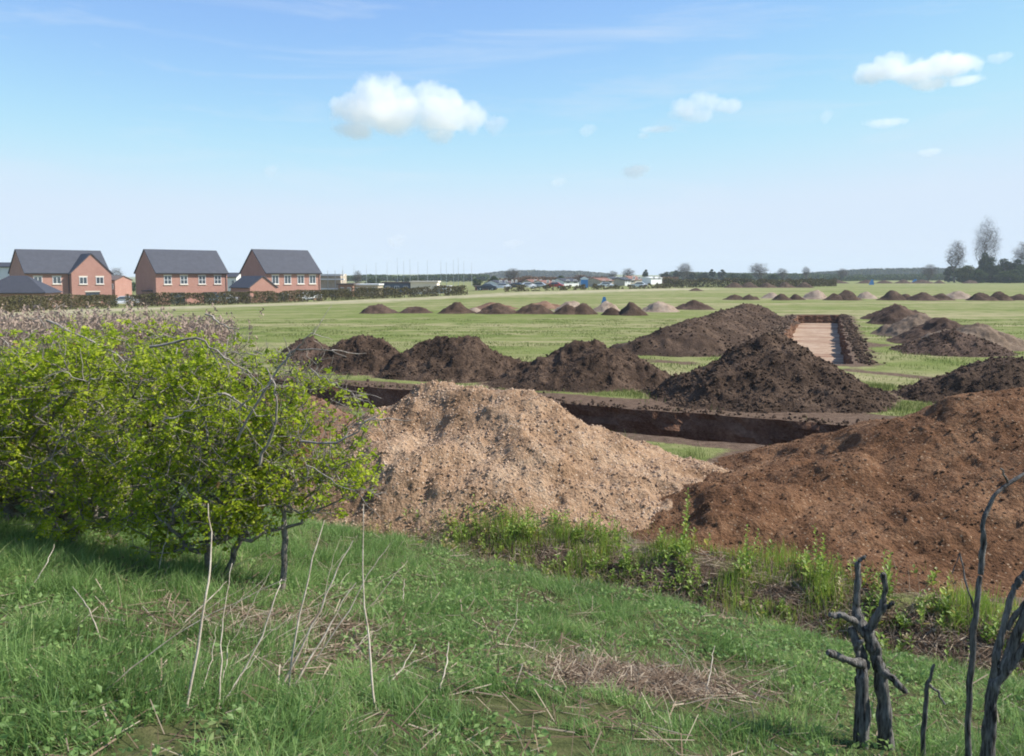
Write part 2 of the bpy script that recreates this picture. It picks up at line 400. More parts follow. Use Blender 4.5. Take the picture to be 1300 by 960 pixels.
def seg_dist(x, y, a, b):
    a = np.asarray(a, float); b = np.asarray(b, float); d = b-a; L2 = max(float(d@d), 1e-9)
    t = np.clip(((x-a[0])*d[0]+(y-a[1])*d[1])/L2, 0, 1)
    return np.hypot(x-a[0]-t*d[0], y-a[1]-t*d[1])
def poly_dist(x, y, P):
    r = np.full(np.shape(x), 1e9)
    for i in range(len(P)): r = np.minimum(r, seg_dist(x, y, P[i], P[(i+1) % len(P)]))
    return r

# ------------------------------------------------------------------ spoil heaps (definitions first: the ground needs the footprints)
HEAPS = []
def heap_def(peaks, mat, label, amp=.12, res=.06, seed=0, stones=0, smat=None, ssize=(.01, .03), name='spoil_heap', group='spoil heaps beside the trenches', prof=1.0, lump=2.6):
    # peaks: list of ((x,y),(x,y),height,rx)
    HEAPS.append(dict(peaks=peaks, mat=mat, label=label, amp=amp, res=res, seed=seed, stones=stones, smat=smat, ssize=ssize, name=name, group=group, prof=prof, lump=lump))
def heap_h(h, x, y, rough=True):
    s = h['seed']; best = np.full(np.shape(x), -9.)
    wx = x+(fbm(x*.9, y*.9, s+5, 3)-.5)*.8*min(1, h['peaks'][0][3]/2); wy = y+(fbm(x*.9+9, y*.9, s+6, 3)-.5)*.8*min(1, h['peaks'][0][3]/2)
    for a, b, hh, r in h['peaks']:
        d = seg_dist(wx, wy, a, b)/r
        e_ = .012 if r > 2 else .07; z = hh*(math.sqrt(e_)+.96-np.sqrt(d*d*1.1+e_))
        z = np.where(z < hh*.16, hh*.16+(z-hh*.16)*.6, z)
        best = np.maximum(best, z)
    if rough:
        L = h['lump']; A = h['amp']
        fade = np.clip((best+.05)/.25, .15, 1)
        best = best+fade*A*((fbm(x*L*.45, y*L*.45, s+1, 3)-.5)*1.5 + (lumps(x*L, y*L, s+2)-.5)*.45 + (lumps(x*L*2.3, y*L*2.3, s+3)-.5)*.32 + (lumps(x*L*5, y*L*5, s+4)-.5)*.2)
    return best
def heap_px(x0, x1, yt, yb, mat, label, two=0, **k):
    p = gp((x0+x1)/2, yb); d = p[1]
    hf = (x1-x0)/2/F; Y = d/(1-1.0*hf); r = hf*Y
    top = at((x0+x1)/2, yt, Y); x = top[0]
    hgt = max(.3, top[2]-float(H(x, Y)))
    k.setdefault('res', max(.05, Y/F*2.2)); k.setdefault('amp', min(.24, hgt*.26) if Y < 45 else min(.45, hgt*.42)); k.setdefault('lump', 3.2 if Y < 30 else 2.2 if Y < 80 else 1.3)
    k.setdefault('seed', int(x0*7+yb) % 9973)
    off = r*.22*two; q_ = random.Random(int(x0*3+yb)); jx = q_.uniform(-.35, .35)*r; jh = q_.uniform(.45, .75)
    q3 = q_.choice([-1, 1])*r*q_.uniform(.35, .6); ex_ = [((x+q3, Y-.15*r), (x+q3*1.25, Y-.1*r), hgt*q_.uniform(.3, .55), r*.5)] if Y > 45 else []
    heap_def(ex_+[((x-off, Y+.1*r), (x+abs(off)*.6, Y), hgt, r*.92), ((x+jx*1.2, Y), (x+jx*1.5, Y-.1*r), hgt*jh, r*.62)]+([((x+r*.45, Y-.1), (x+r*.5, Y), hgt*.7, r*.55)] if two else []), mat, label, **k)
def PX(px, py, Y):  # xy at depth Y
    v = at(px, py, Y); return (v[0], v[1])

heap_def([((-1.2, 12.7), (-.1, 12.4), 1.46, 2.3), ((.2, 12.2), (.9, 12.2), .95, 1.75), ((2.2, 12.3), (2.5, 12.2), .34, .75), ((-.7, 11.7), (-.1, 11.6), 1.0, 1.5), ((.9, 11.2), (1.5, 11.2), .5, 1.4), ((1.9, 11.0), (2.3, 11.3), .22, .9)],
         'pale_soil', 'large pale sandy gravel heap in the foreground beside the hawthorn bush', .16, .028, 31, 22000, 'stone_pale', (.004, .024), lump=1.7)
heap_def([((6.6, 11.5), (9.4, 11.3), 1.47, 3.6), ((4.3, 11.0), (5.2, 11.2), .72, 1.9), ((6.2, 10.5), (8.2, 10.5), 1.0, 2.1), ((2.7, 10.3), (4.2, 10.2), .5, 1.3), ((4.0, 9.35), (6.3, 9.0), .5, 1.3), ((6.5, 9.3), (8.5, 9.2), .7, 1.6)],
         'brown_soil', 'large orange-brown heap running out of the right edge in the foreground', .13, .034, 57, 11000, 'stone_brown', (.007, .026), lump=2.0)
heap_def([((-2.0, 12.5), (-1.5, 12.3), .85, 1.35), ((-1.5, 11.6), (-1.3, 11.5), .45, 1.0)], 'brown_soil', 'shaded left flank of the pale heap, its darker gravelly soil and shade coloured brown, behind the hawthorn', .16, .035, 66, 5000, 'stone_brown', (.006, .026), lump=2.2)  # left flank of the pale heap: darker soil, its shade put into the brown
rr = at(372, 500, 15.5)
heap_def([((rr[0]-.5, 15.6), (rr[0]+.1, 15.4), rr[2], 1.35), ((rr[0]-1.8, 15.9), (rr[0]-1.3, 15.8), .7, 1.1)], 'red_soil', 'reddish orange heap half hidden behind the hawthorn branches', .12, .05, 77, 2500, 'stone_brown', (.01, .03))
DK = dict(stones=3000, smat='clod_dark', ssize=(.01, .042))
heap_px(350, 436, 430, 463, 'mid_soil', 'small brown heap nearest the hawthorn top, beyond the near trench', stones=900, smat='clod_dark', ssize=(.015, .05))
heap_px(398, 528, 429, 475, 'dark_soil', 'dark brown double-topped heap, second from the hawthorn beyond the near trench', two=1, **DK)
heap_px(500, 655, 428, 484, 'dark_soil', 'dark broad heap directly behind the peak of the pale gravel heap', two=1, **DK)
heap_px(638, 835, 432, 497, 'dark_soil', 'dark smooth-sided heap left of the biggest dark heap beyond the trench', two=-1, **DK)
p = gp(960, 522)
heap_px(838, 1120, 424, 524, 'dark_soil', 'biggest dark cloddy heap standing in front of the open pale-floored trench', amp=.19, stones=6000, smat='clod_dark', ssize=(.012, .055))
heap_px(1140, 1372, 453, 521, 'dark_soil', 'dark low heap cut by the right edge behind the orange-brown heap', two=-1, amp=.18, stones=3500, smat='clod_dark', ssize=(.012, .05))
# long bank of spoil left of the far trench
q0 = gp(838, 452); q1 = gp(958, 412)
A0 = PX(862, 400, q0[1]+2.2); A1 = PX(945, 400, q1[1]+3); 
hA = at(862, 413, A0[1])[2]; hB = at(940, 386, A1[1])[2]
heap_def([((A0[0]+.0, A0[1]), A1, (hA+hB)/2*.93, 2.3), (A1, (A1[0]+.6, A1[1]+1), hB, 2.6), (A0, (A0[0]+1, A0[1]+2), hA, 2.1), ((A0[0]-1.4, A0[1]-.6), (A0[0]-1.2, A0[1]-.6), hA*.5, 1.4)],
         'dark_soil', 'long dark bank of spoil running away left of the open pale-floored trench', .2, .10, 91, 3500, 'clod_dark', (.02, .08), name='spoil_bank', group=None, lump=1.6)
# cluster right of the far trench
heap_px(1096, 1170, 387, 407, 'mid_soil', 'farthest dark heap of the cluster right of the pale-floored trench', two=-1)
heap_px(1108, 1176, 392, 413, 'mid_soil', 'small dark heap leaning in front of the farthest one right of the trench')
heap_px(1118, 1215, 400, 430, 'grey_soil', 'pale grey-brown heap in the middle of the cluster right of the trench')
heap_px(1132, 1262, 403, 440, 'mid_soil', 'tallest brown heap of the cluster right of the pale-floored trench')
heap_px(1176, 1300, 414, 446, 'grey_soil', 'greyish right-hand slope heap of the cluster right of the trench')
heap_px(1148, 1275, 421, 453, 'mid_soil', 'nearest brown heap of the cluster right of the pale-floored trench', stones=1200, smat='clod_dark', ssize=(.02, .06))
# middle row
G2 = 'small heaps in the row across the middle of the field'
row2 = [(462, 503, 386, 398.5, 'mid_soil', 'leftmost small brown heap of the middle row'), (508, 546, 388, 398, 'mid_soil', 'second small brown heap from the left in the middle row'),
 (559, 599, 386, 398.5, 'dark_soil', 'small dark peaked heap third from the left in the middle row'), (608, 656, 386, 399, 'dark_soil', 'dark heap fourth from the left in the middle row'),
 (655, 702, 384.5, 399, 'dark_soil', 'dark heap with a brown flank fifth from the left in the middle row'), (704, 738, 387, 399.5, 'dark_soil', 'dark heap in front of a long pale heap in the middle row'),
 (724, 757, 387, 399.5, 'dark_soil', 'narrow dark heap touching its left neighbour in the middle row'), (765, 790, 391, 400.5, 'dark_soil', 'tiny dark heap under the blue marker in the middle row'),
 (785, 819, 385, 401, 'dark_soil', 'dark sharp-peaked heap just right of the blue marker'),
 (858, 904, 383, 393.5, 'mid_soil', 'rounded brown heap at the right end of the middle row'), (814, 860, 381, 396.5, 'beige_soil', 'pale heap between the sharp dark heap and the brown one at the row end')]
for a in row2: heap_px(*a, group=G2)
for a in [(590, 616, 393, 396.8, 'beige_soil', 'low pale spoil strip behind the third dark heap of the middle row'), (600, 650, 384.5, 393, 'red_soil', 'low reddish heap behind the fourth dark heap'), (662, 722, 382.5, 392.5, 'red_soil', 'reddish pale heap behind the fifth dark heap'),
          (702, 752, 383, 396, 'beige_soil', 'long pale heap behind the two touching dark heaps'), (752, 788, 383.5, 396.5, 'beige_soil', 'pale heap under the blue marker')]:
    heap_px(*a, group=G2)
G3 = 'small heaps in the row across the right of the field'
row3 = [(921, 944, 373.5, 381, 'dark_soil', 'leftmost small dark heap of the right-hand far row'), (941, 961, 374, 381, 'dark_soil', 'small dark heap second from the left in the right-hand far row'),
 (968, 994, 371.5, 379, 'beige_soil', 'first pale heap of the right-hand far row'), (982, 1005, 372.5, 381.5, 'dark_soil', 'dark heap just right of the first pale heap in the far row'), (1001, 1022, 373, 381, 'dark_soil', 'dark heap left of the second pale heap in the far row'),
 (1018, 1051, 368.5, 380, 'beige_soil', 'second and tallest pale heap of the right-hand far row'), (1047, 1072, 372.5, 381.5, 'dark_soil', 'low dark heap left of the tall dark peak in the far row'), (1058, 1093, 368.5, 381.5, 'dark_soil', 'tall dark peaked heap of the right-hand far row'),
 (1088, 1112, 370, 379.5, 'beige_soil', 'third pale heap, right of the tall dark peak in the far row'), (1116, 1148, 370.5, 381.5, 'dark_soil', 'dark heap above the farthest cluster heap'), (1140, 1160, 371.5, 381, 'dark_soil', 'narrow dark heap right of the one above the cluster'),
 (1155, 1189, 371.5, 382, 'mid_soil', 'brown heap in the right-hand far row between dark ones'), (1180, 1210, 373, 381.5, 'dark_soil', 'dark low heap before the last pale heap of the far row'), (1198, 1234, 371, 380, 'beige_soil', 'last pale heap of the right-hand far row'),
 (1232, 1262, 371, 382, 'dark_soil', 'dark heap left of the last ones near the right edge of the far row'), (1255, 1284, 371.5, 382, 'dark_soil', 'dark heap second from the right edge in the far row'), (1278, 1312, 372.5, 381.5, 'dark_soil', 'dark heap cut by the right edge in the far row')]
for a in row3: heap_px(*a, group=G3)
G4 = 'tiny heaps in the farthest row near the field edge'
for i, (a, b) in enumerate([(920, 945), (940, 962), (962, 985), (985, 1010), (1010, 1032), (1053, 1075), (1088, 1112), (1113, 1133), (1135, 1158), (1156, 1184), (1185, 1200), (1222, 1240)]):
    heap_px(a, b, 357.8 if i < 5 else 355, 365.5 if i < 5 else 360, 'dark_soil', 'tiny dark heap in the farthest row at the field edge', group=G4, amp=.3)
heap_px(876, 892, 365.5, 369.5, 'mid_soil', 'tiny brown heap alone left of the brown hedge', group=G4)

# ------------------------------------------------------------------ ground
def soil_mask(x, y):
    m = np.zeros(np.shape(x))
    # stripped margin beyond and before the near trench
    d = (x-fl[0])*tn[0]+(y-fl[1])*tn[1]; u = (x-fl[0])*tdir[0]+(y-fl[1])*tdir[1]
    inu = smooth((u+11)/1.5)*smooth((25-u)/1.5)
    far_w = np.clip(1.0+(u-2)*.07, .6, 1.9)
    m = np.maximum(m, inu*np.where(d < 0, smooth((far_w+d)/.35+.5), 0))
    m = np.maximum(m, inu*np.where(d > wid, smooth((.75+wid-d)/.6+.4)*.75, 0))
    m = np.maximum(m, np.where((d >= 0) & (d <= wid), inu, 0))
    # far trench margins
    dd = poly_dist(x, y, T2)
    m = np.maximum(m, smooth((1.7-dd)/1.1)*.68)
    m = np.maximum(m, in_poly(x, y, T2).astype(float))
    # wheel ruts near the bank foot
    pa = gxy(760, 455); pb = gxy(880, 462)
    m = np.maximum(m, smooth((1.0-seg_dist(x, y, pa, pb))/.8)*.75)
    pa = gxy(1090, 435); pb = gxy(1140, 440)
    m = np.maximum(m, smooth((1.0-seg_dist(x, y, pa, pb))/.9)*.72)
    pa = gxy(1080, 470); pb = gxy(1180, 480)
    m = np.maximum(m, smooth((1.0-seg_dist(x, y, pa, pb))/.9)*.7)
    # bank edge soil scarp
    s = bank_s(x, y)
    m = np.maximum(m, smooth((x+1.4)/1.0)*np.exp(-((s+.12)/.33)**2)*.95)
    # bare patch on the bank at the bottom
    c = gxy(800, 862)
    m = np.maximum(m, .9*smooth(1.5-np.hypot((x-c[0])/.62, (y-c[1])/.42)))
    for h in HEAPS[:10]:
        hh = heap_h(h, x, y, False); m = np.maximum(m, smooth((hh+.22)/.3)*.8)
    return m
pts = []
def lay(x0, x1, y0, y1, st, excl=None):
    xs = np.arange(x0, x1+1e-6, st); ys = np.arange(y0, y1+1e-6, st); X, Y = np.meshgrid(xs, ys)
    X = X+rng.uniform(-.25, .25, X.shape)*st; Y = Y+rng.uniform(-.25, .25, X.shape)*st
    X = X.ravel(); Y = Y.ravel()
    if excl:
        k = ~((X > excl[0]) & (X < excl[1]) & (Y > excl[2]) & (Y < excl[3])); X = X[k]; Y = Y[k]
    pts.append(np.stack([X, Y], 1))
lay(-13, 15, 2.5, 27, .22)
lay(-30, 44, -6, 75, .9, (-13.2, 15.2, 2.3, 27.2))
lay(-90, 110, 75.8, 215, 2.6)
lay(-170, 170, -40, 214, 6, (-30.8, 44.8, -6.8, 75.8))
pts[-1] = pts[-1][~((pts[-1][:, 0] > -91) & (pts[-1][:, 0] < 111) & (pts[-1][:, 1] > 75))]
lay(-3000, 3000, -600, 4000, 150, (-176, 176, -46, 216))
G = np.vstack(pts)
for P in (trench1, trench2):
    k = (poly_dist(G[:, 0], G[:, 1], P[::1]) > .10) ; G = G[k]
    k = ~in_poly(G[:, 0], G[:, 1], P); G = G[k]
n0 = len(G)
allp = [Vector((float(a), float(b))) for a, b in np.vstack([G, trench1, trench2])]
n1, n2 = len(trench1), len(trench2)
edges = [(n0+i, n0+(i+1) % n1) for i in range(n1)]+[(n0+n1+i, n0+n1+(i+1) % n2) for i in range(n2)]
res = geometry.delaunay_2d_cdt(allp, edges, [], 0, 1e-5)
GV = np.array([[v[0], v[1]] for v in res[0]]); GF = np.array([f for f in res[2] if len(f) == 3])
cen = GV[GF].mean(1)
k = ~(in_poly(cen[:, 0], cen[:, 1], trench1) | in_poly(cen[:, 0], cen[:, 1], trench2)); GF = GF[k]
GZ = H(GV[:, 0], GV[:, 1])
sm = soil_mask(GV[:, 0], GV[:, 1])
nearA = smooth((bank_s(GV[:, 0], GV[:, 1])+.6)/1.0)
EDGE = [gxy(a, b) for a, b in [(-80, 404), (60, 396.5), (147, 393), (280, 389), (430, 384), (520, 379.5), (600, 376), (690, 372), (760, 369.5), (880, 366.8)]]
dry = np.full(len(GV), 9e9)
for i_ in range(len(EDGE)-1): dry = np.minimum(dry, seg_dist(GV[:, 0], GV[:, 1], EDGE[i_], EDGE[i_+1]))
dry = smooth(1.25-dry/9)
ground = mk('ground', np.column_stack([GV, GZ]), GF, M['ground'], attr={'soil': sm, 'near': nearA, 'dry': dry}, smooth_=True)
tag(ground, kind='structure')

def trench(P, depth, wmat, fmat, batter, rot, seed, dscale):
    n = len(P); c = P.mean(0); area = 0
    for i in range(n): area += P[i][0]*P[(i+1) % n][1]-P[(i+1) % n][0]*P[i][1]
    sgn = 1 if area > 0 else -1
    T = np.roll(P, -1, 0)-np.roll(P, 1, 0); T /= np.linalg.norm(T, axis=1)[:, None]; N = np.stack([-T[:, 1], T[:, 0]], 1)*sgn  # inward
    z0 = H(P[:, 0], P[:, 1]); K = 9; V = []
    ox, oy = c
    s = np.cumsum(np.linalg.norm(P-np.roll(P, 1, 0), axis=1))
    for k in range(K+1):
        f = k/K
        off = batter*f+(.09*(fbm(s*1.6, np.full(n, k*.5), seed, 4, .6)-.5)*2+.05*(lumps(s*3, np.full(n, k*.8), seed+3)-.5))*dscale*(f > 0)*(1 if k < K else .7)
        q = P+N*off[:, None] if hasattr(off, 'shape') else P+N*off
        z = z0*(1-f)+(z0.mean()-depth)*f
        V.append(np.column_stack([q[:, 0], q[:, 1], z]))
    V0 = np.vstack(V); i = np.arange(n); F_ = []
    for k in range(K):
        F_.append(np.stack([k*n+i, k*n+(i+1) % n, (k+1)*n+(i+1) % n, (k+1)*n+i], 1))
    loop = V[-1]; tess = geometry.tessellate_polygon([[Vector((a, b, 0)) for a, b, _ in loop]])
    Ft = np.array(tess)+K*n
    root_z = z0.mean()
    O = np.array([ox, oy, root_z]); cr, sr = math.cos(-rot), math.sin(-rot)
    W = V0-O; W = np.column_stack([W[:, 0]*cr-W[:, 1]*sr, W[:, 0]*sr+W[:, 1]*cr, W[:, 2]])
    qf = np.vstack(F_)
    o = mk('trench', W, [qf, Ft], None, None, None, False, mats=[wmat, fmat], mi=[0]*len(qf)+[1]*len(Ft))
    o.location = O; o.rotation_euler = (0, 0, rot)
    return tag(o, kind='structure')
trench(trench1, 1.15, M['trench_soil'], M['mid_soil'], .18, math.atan2(tdir[1], tdir[0]), 3, 1.6)
ax = (np.array(T2[0])-np.array(T2[3])); trench(trench2, .62, M['trench_soil'], M['floor_pale'], .08, math.atan2(ax[1], ax[0])-math.pi/2, 8, 1.0)

# ------------------------------------------------------------------ build heaps
ICO = np.array([(0, 0, 1), (.894, 0, .447), (.276, .851, .447), (-.724, .526, .447), (-.724, -.526, .447), (.276, -.851, .447), (.724, .526, -.447), (-.276, .851, -.447), (-.894, 0, -.447), (-.276, -.851, -.447), (.724, -.526, -.447), (0, 0, -1)])
ICF = np.array([(0,1,2),(0,2,3),(0,3,4),(0,4,5),(0,5,1),(1,6,2),(2,7,3),(3,8,4),(4,9,5),(5,10,1),(6,7,2),(7,8,3),(8,9,4),(9,10,5),(10,6,1),(11,7,6),(11,8,7),(11,9,8),(11,10,9),(11,6,10)])
def scatter_stones(P, sizes, r):
    n = len(P)
    V = ICO[None]*r.uniform(.7, 1.25, (n, 12, 1)); V = V*(sizes[:, None, None]*r.uniform(.6, 1.2, (n, 1, 3)))
    a = r.uniform(0, 6.28, n); c, s = np.cos(a)[:, None], np.sin(a)[:, None]
    x = V[..., 0]*c-V[..., 1]*s; y = V[..., 0]*s+V[..., 1]*c
    V = np.stack([x, y, V[..., 2]], -1)+P[:, None]
    Fc = ICF[None]+(np.arange(n)*12)[:, None, None]
    return V.reshape(-1, 3), Fc.reshape(-1, 3)
for h in HEAPS:
    xs = [q[0] for pk in h['peaks'] for q in pk[:2]]; ys = [q[1] for pk in h['peaks'] for q in pk[:2]]
    mr = max(pk[3] for pk in h['peaks'])*1.22+.15
    x0, x1, y0, y1 = min(xs)-mr, max(xs)+mr, min(ys)-mr, max(ys)+mr
    cx_, cy_ = (min(xs)+max(xs))/2, (min(ys)+max(ys))/2
    nx = int((x1-x0)/h['res']); ny = int((y1-y0)/h['res'])
    X, Y = np.meshgrid(np.linspace(x0, x1, nx), np.linspace(y0, y1, ny))
    hz = heap_h(h, X, Y); gz = H(X, Y); Z = gz+hz
    keep = hz > -.04
    base = float(H(cx_, cy_))
    idx = np.arange(nx*ny).reshape(ny, nx)
    kk = keep[:-1, :-1] | keep[1:, :-1] | keep[:-1, 1:] | keep[1:, 1:]
    Q = np.stack([idx[:-1, :-1][kk], idx[:-1, 1:][kk], idx[1:, 1:][kk], idx[1:, :-1][kk]], 1)
    used, inv = np.unique(Q, return_inverse=True); Q = inv.reshape(-1, 4)
    V = np.column_stack([X.ravel()[used]-cx_, Y.ravel()[used]-cy_, Z.ravel()[used]-base])
    low = (hz.ravel()[used] < -.04); V[low, 2] = (gz.ravel()[used]-base)[low]-.12
    if y0 < 45:   # shove the surface about sideways so clods overhang a little
        a = fbm(V[:, 0]*7, V[:, 1]*7, h['seed']+40, 3)-.5; b = fbm(V[:, 0]*7+50, V[:, 1]*7, h['seed']+41, 3)-.5
        V[:, 0] += a*h['amp']*.55; V[:, 1] += b*h['amp']*.55
    o = mk(h['name'], V, Q, M[h['mat']], smooth_=True)
    o.location = (cx_, cy_, base)
    tag(o, h['label'], 'soil heap', h['group'])
    if h['stones']:
        r = np.random.default_rng(h['seed']); n = h['stones']
        sx = r.uniform(x0, x1, n*3); sy = r.uniform(y0, y1, n*3); sz = heap_h(h, sx, sy)
        ok = sz > -.02; sx, sy, sz = sx[ok][:n], sy[ok][:n], sz[ok][:n]
        size = h['ssize'][0]+(h['ssize'][1]-h['ssize'][0])*r.power(.35, len(sx))
        P = np.column_stack([sx-cx_, sy-cy_, H(sx, sy)+sz-base+size*.15])
        V, Fc = scatter_stones(P, size, r)
        s = mk('stones' if 'stone' in h['smat'] else 'clods', V, Fc, M[h['smat']], o); s['kind'] = 'stuff'
# loose clods along trench lips (one scatter)
r = np.random.default_rng(5)
cl = []
for k in range(1100):
    u = r.uniform(0, 1); p = np.array(T2[1])*(1-u)+np.array(T2[2])*u; cl.append((p[0]+abs(r.normal(0, .2))+.12+u*.2, p[1]+r.normal(0, .3), .02+.085*r.power(.6)))
for k in range(350):
    u = r.uniform(0, 1); p = np.array(T2[0])*(1-u)+np.array(T2[3])*u; cl.append((p[0]-abs(r.normal(0, .35))-.1, p[1]+r.normal(0, .2), r.uniform(.02, .08)))
for k in range(900):
    u = r.uniform(-8, 20); p = fl+tdir*u-tn*abs(r.normal(0, .35)+.05); cl.append((p[0], p[1], r.uniform(.01, .05)))
cl = np.array(cl)
V, Fc = scatter_stones(np.column_stack([cl[:, 0], cl[:, 1], H(cl[:, 0], cl[:, 1])+cl[:, 2]*.3]), cl[:, 2], r)
tag(mk('loose_clods', V, Fc, M['clod_dark']), 'loose dark clods along the lips of the trenches', 'soil clods', None, 'stuff')

# ------------------------------------------------------------------ foliage generators
def blades(P, hgt, wid_, r, lean=.35, az=None, segs=3, curl=.6):
    """tapered bent blades; P (n,3)"""
    n = len(P); az = r.uniform(0, 6.28, n) if az is None else az
    d = np.stack([np.cos(az), np.sin(az), np.zeros(n)], 1); sd_ = np.stack([-np.sin(az), np.cos(az), np.zeros(n)], 1)
    tw = r.uniform(0, 6.28, n); side = np.stack([np.cos(tw), np.sin(tw), np.zeros(n)], 1)
    ln = np.abs(r.normal(0, lean, n)); V = []
    for k in range(segs):
        f = k/segs; w_ = wid_*(1-f*.75)*.5
        z = hgt*(f-curl*.35*ln*f*f); out = hgt*(ln*f*.5+ln*f*f*curl)
        c = P+d*out[:, None]; c = c+np.array([0, 0, 1.])*z[:, None]
        V += [c-side*w_[:, None], c+side*w_[:, None]]
    f = 1; c = P+d*(hgt*(ln*.5+ln*curl))[:, None]+np.array([0, 0, 1.])*(hgt*(1-curl*.35*ln))[:, None]
    V.append(c)
    m = 2*segs+1; V = np.stack(V, 1).reshape(-1, 3); b = (np.arange(n)*m)[:, None]
    q = np.concatenate([b+np.array([[2*k, 2*k+1, 2*k+3, 2*k+2]]) for k in range(segs-1)], 0) if segs > 1 else np.zeros((0, 4), int)
    t = b+np.array([[2*segs-2, 2*segs-1, 2*segs]])
    return V, [q, t], m
def quads(C, size, r, flat=0.0, aspect=1.5):
    n = len(C); a = r.normal(size=(n, 3)); a[:, 2] *= (1-flat); a /= np.linalg.norm(a, axis=1)[:, None]
    b = r.normal(size=(n, 3)); b -= a*(a*b).sum(1)[:, None]; b /= np.linalg.norm(b, axis=1)[:, None]
    nn = np.cross(a, b)
    s = (np.broadcast_to(size, n))[:, None]
    V = np.stack([C-a*s*.5*aspect, C+b*s*.42-nn*s*.1, C+a*s*.5*aspect, C-b*s*.42-nn*s*.1], 1).reshape(-1, 3)
    return V, np.arange(n*4).reshape(-1, 4)
class Plant:
    def __init__(s, r, root, step=.12, jit=.25, grav=0):
        s.r = r; s.P = [np.array(root, float)]; s.par = [-1]; s.step = step; s.jit = jit; s.tips = []
    def path(s, i, target):
        a = s.P[i]; d = target-a; L = np.linalg.norm(d); k = max(1, int(L/s.step)); last = i
        bow = s.r.normal(0, s.jit*.5, 3)*L
        for j in range(1, k+1):
            f = j/k; p = a+d*f+bow*math.sin(f*math.pi)*.3+s.r.normal(0, s.jit, 3)*s.step*.5*(1 if j < k else 0)
            s.P.append(p); s.par.append(last); last = len(s.P)-1
        return last
    def grow(s, targets, pen=.35):
        t = np.array(targets); root = s.P[0]; t = t[np.argsort(np.linalg.norm(t-root, axis=1)+s.r.uniform(-.1, .1, len(t)))]
        for q in t:
            A = np.array(s.P); D = np.linalg.norm(A-q, axis=1)+pen*np.maximum(0, A[:, 2]-q[2])*2
            D += pen*.3*np.maximum(0, np.linalg.norm(A-root, axis=1)-np.linalg.norm(q-root))
            s.tips.append(s.path(int(np.argmin(D)), q))
    def skin(s, mb, r_tip, r_base, k=5, power=.5):
        n = len(s.P); cnt = np.zeros(n)
        ch = [[] for _ in range(n)]
        for i in range(n-1, 0, -1):
            if cnt[i] == 0: cnt[i] = 1
            cnt[s.par[i]] += cnt[i]; ch[s.par[i]].append(i)
        # every node's count includes chained ones: leaves = 1
        mx = max(cnt[0], 2); rad = r_tip+(r_base-r_tip)*((cnt-1)/(mx-1))**power
        s.rad = rad; A = np.array(s.P); st = [(0, None)]
        while st:
            i, pr = st.pop(); chain = ([pr] if pr is not None else [])+[i]
            while ch[i]:
                c = sorted(ch[i], key=lambda q: -cnt[q])
                for q in c[1:]: st.append((q, i))
                i = c[0]; chain.append(i)
            if len(chain) > 1:
                R_ = rad[chain].copy()
                if pr is not None: R_[0] = min(R_[0], R_[1]*1.15)
                mb.tube(A[chain], R_, k, False)
def in_ell(r, n, c, s):
    d = r.normal(size=(n, 3)); d /= np.linalg.norm(d, axis=1)[:, None]
    return np.array(c)+d*(r.uniform(0, 1, n)**.4)[:, None]*np.array(s)

# ------------------------------------------------------------------ hawthorn bushes
def hawthorn(seed, ells, ntips, nclus, stems, size=.034, rb=.032):
    r = np.random.default_rng(seed); root = empty('hawthorn_bush', (0, 0, 0)); mb = MB(); CLU = []
    for (sx, sy, ex, ey, ez) in stems:
        p = Plant(r, (sx, sy, -.1), .11, .55)
        j_ = p.jit; p.jit = .18; last = p.path(0, np.array([ex, ey, ez])); p.jit = j_
        T = np.vstack([in_ell(r, max(8, int(ntips*w_/len(stems))), c, s) for c, s, w_ in ells])
        T[:, 2] = np.maximum(T[:, 2], .35)
        p.grow(T, .25)
        p.skin(mb, .0035, rb, 5, .55)
        A = np.array(p.P); z = p.rad < .011
        CLU.append(A[z])
    A = np.vstack(CLU); pick = A[r.integers(0, len(A), nclus)]+r.normal(0, .03, (nclus, 3))
    dens = fbm(pick[:, 0]*2.2+seed, pick[:, 2]*2.2+pick[:, 1]*1.3, seed, 3); pick = pick[(dens > .45) | (r.uniform(0, 1, nclus) < .3)]
    n = len(pick); L = 7
    C = np.repeat(pick, L, 0)+r.normal(0, .021, (n*L, 3)); V, Q = quads(C, size*.62*np.exp(r.normal(.25, .32, n*L)), r, .35, 1.15)
    rn = np.clip(np.repeat(r.uniform(.1, .8, n), L)+r.normal(0, .16, n*L), 0, .97); rn[r.uniform(0, 1, n*L) < .012] = 1
    tw = A[r.integers(0, len(A), 1500)]
    for q in tw:
        e = r.normal(0, 1, 3)+(q-np.array([0, 0, 1.1]))*.9; e /= np.linalg.norm(e); L_ = r.uniform(.06, .2); mb.tube([q, q+e*L_*.5+r.normal(0, .008, 3), q+e*L_], [.003, .0024, .0014], 3, False)
    wood = mb.build('branches', M['bark'], root, True)
    mk('leaves', V, Q, M['leaf'], root, {'rnd': np.repeat(rn, 4)})
    return root
def put(o, px, py, off=0):
    g = gp(px, py); o.location = (g[0], g[1], g[2]+off); return o
GH = 'hawthorn bushes in the hedge row on the left'
b1 = hawthorn(1, [((.0, .1, 1.55), (.95, .8, .62), 1.0), ((.45, 0, 1.1), (.55, .6, .35), .45), ((-.5, 0, 1.2), (.7, .6, .6), .5), ((.0, .2, 2.05), (.5, .5, .28), .25), ((-.3, 0, .85), (.6, .5, .35), .25)], 400, 2900, [(0, 0, .02, .05, .95)])
b1.scale = (.80, .80, .80); b1 = put(b1, 358, 752); tag(b1, 'rightmost hawthorn bush, one thin trunk and fresh leaves spreading toward the pale heap', 'bush', GH)
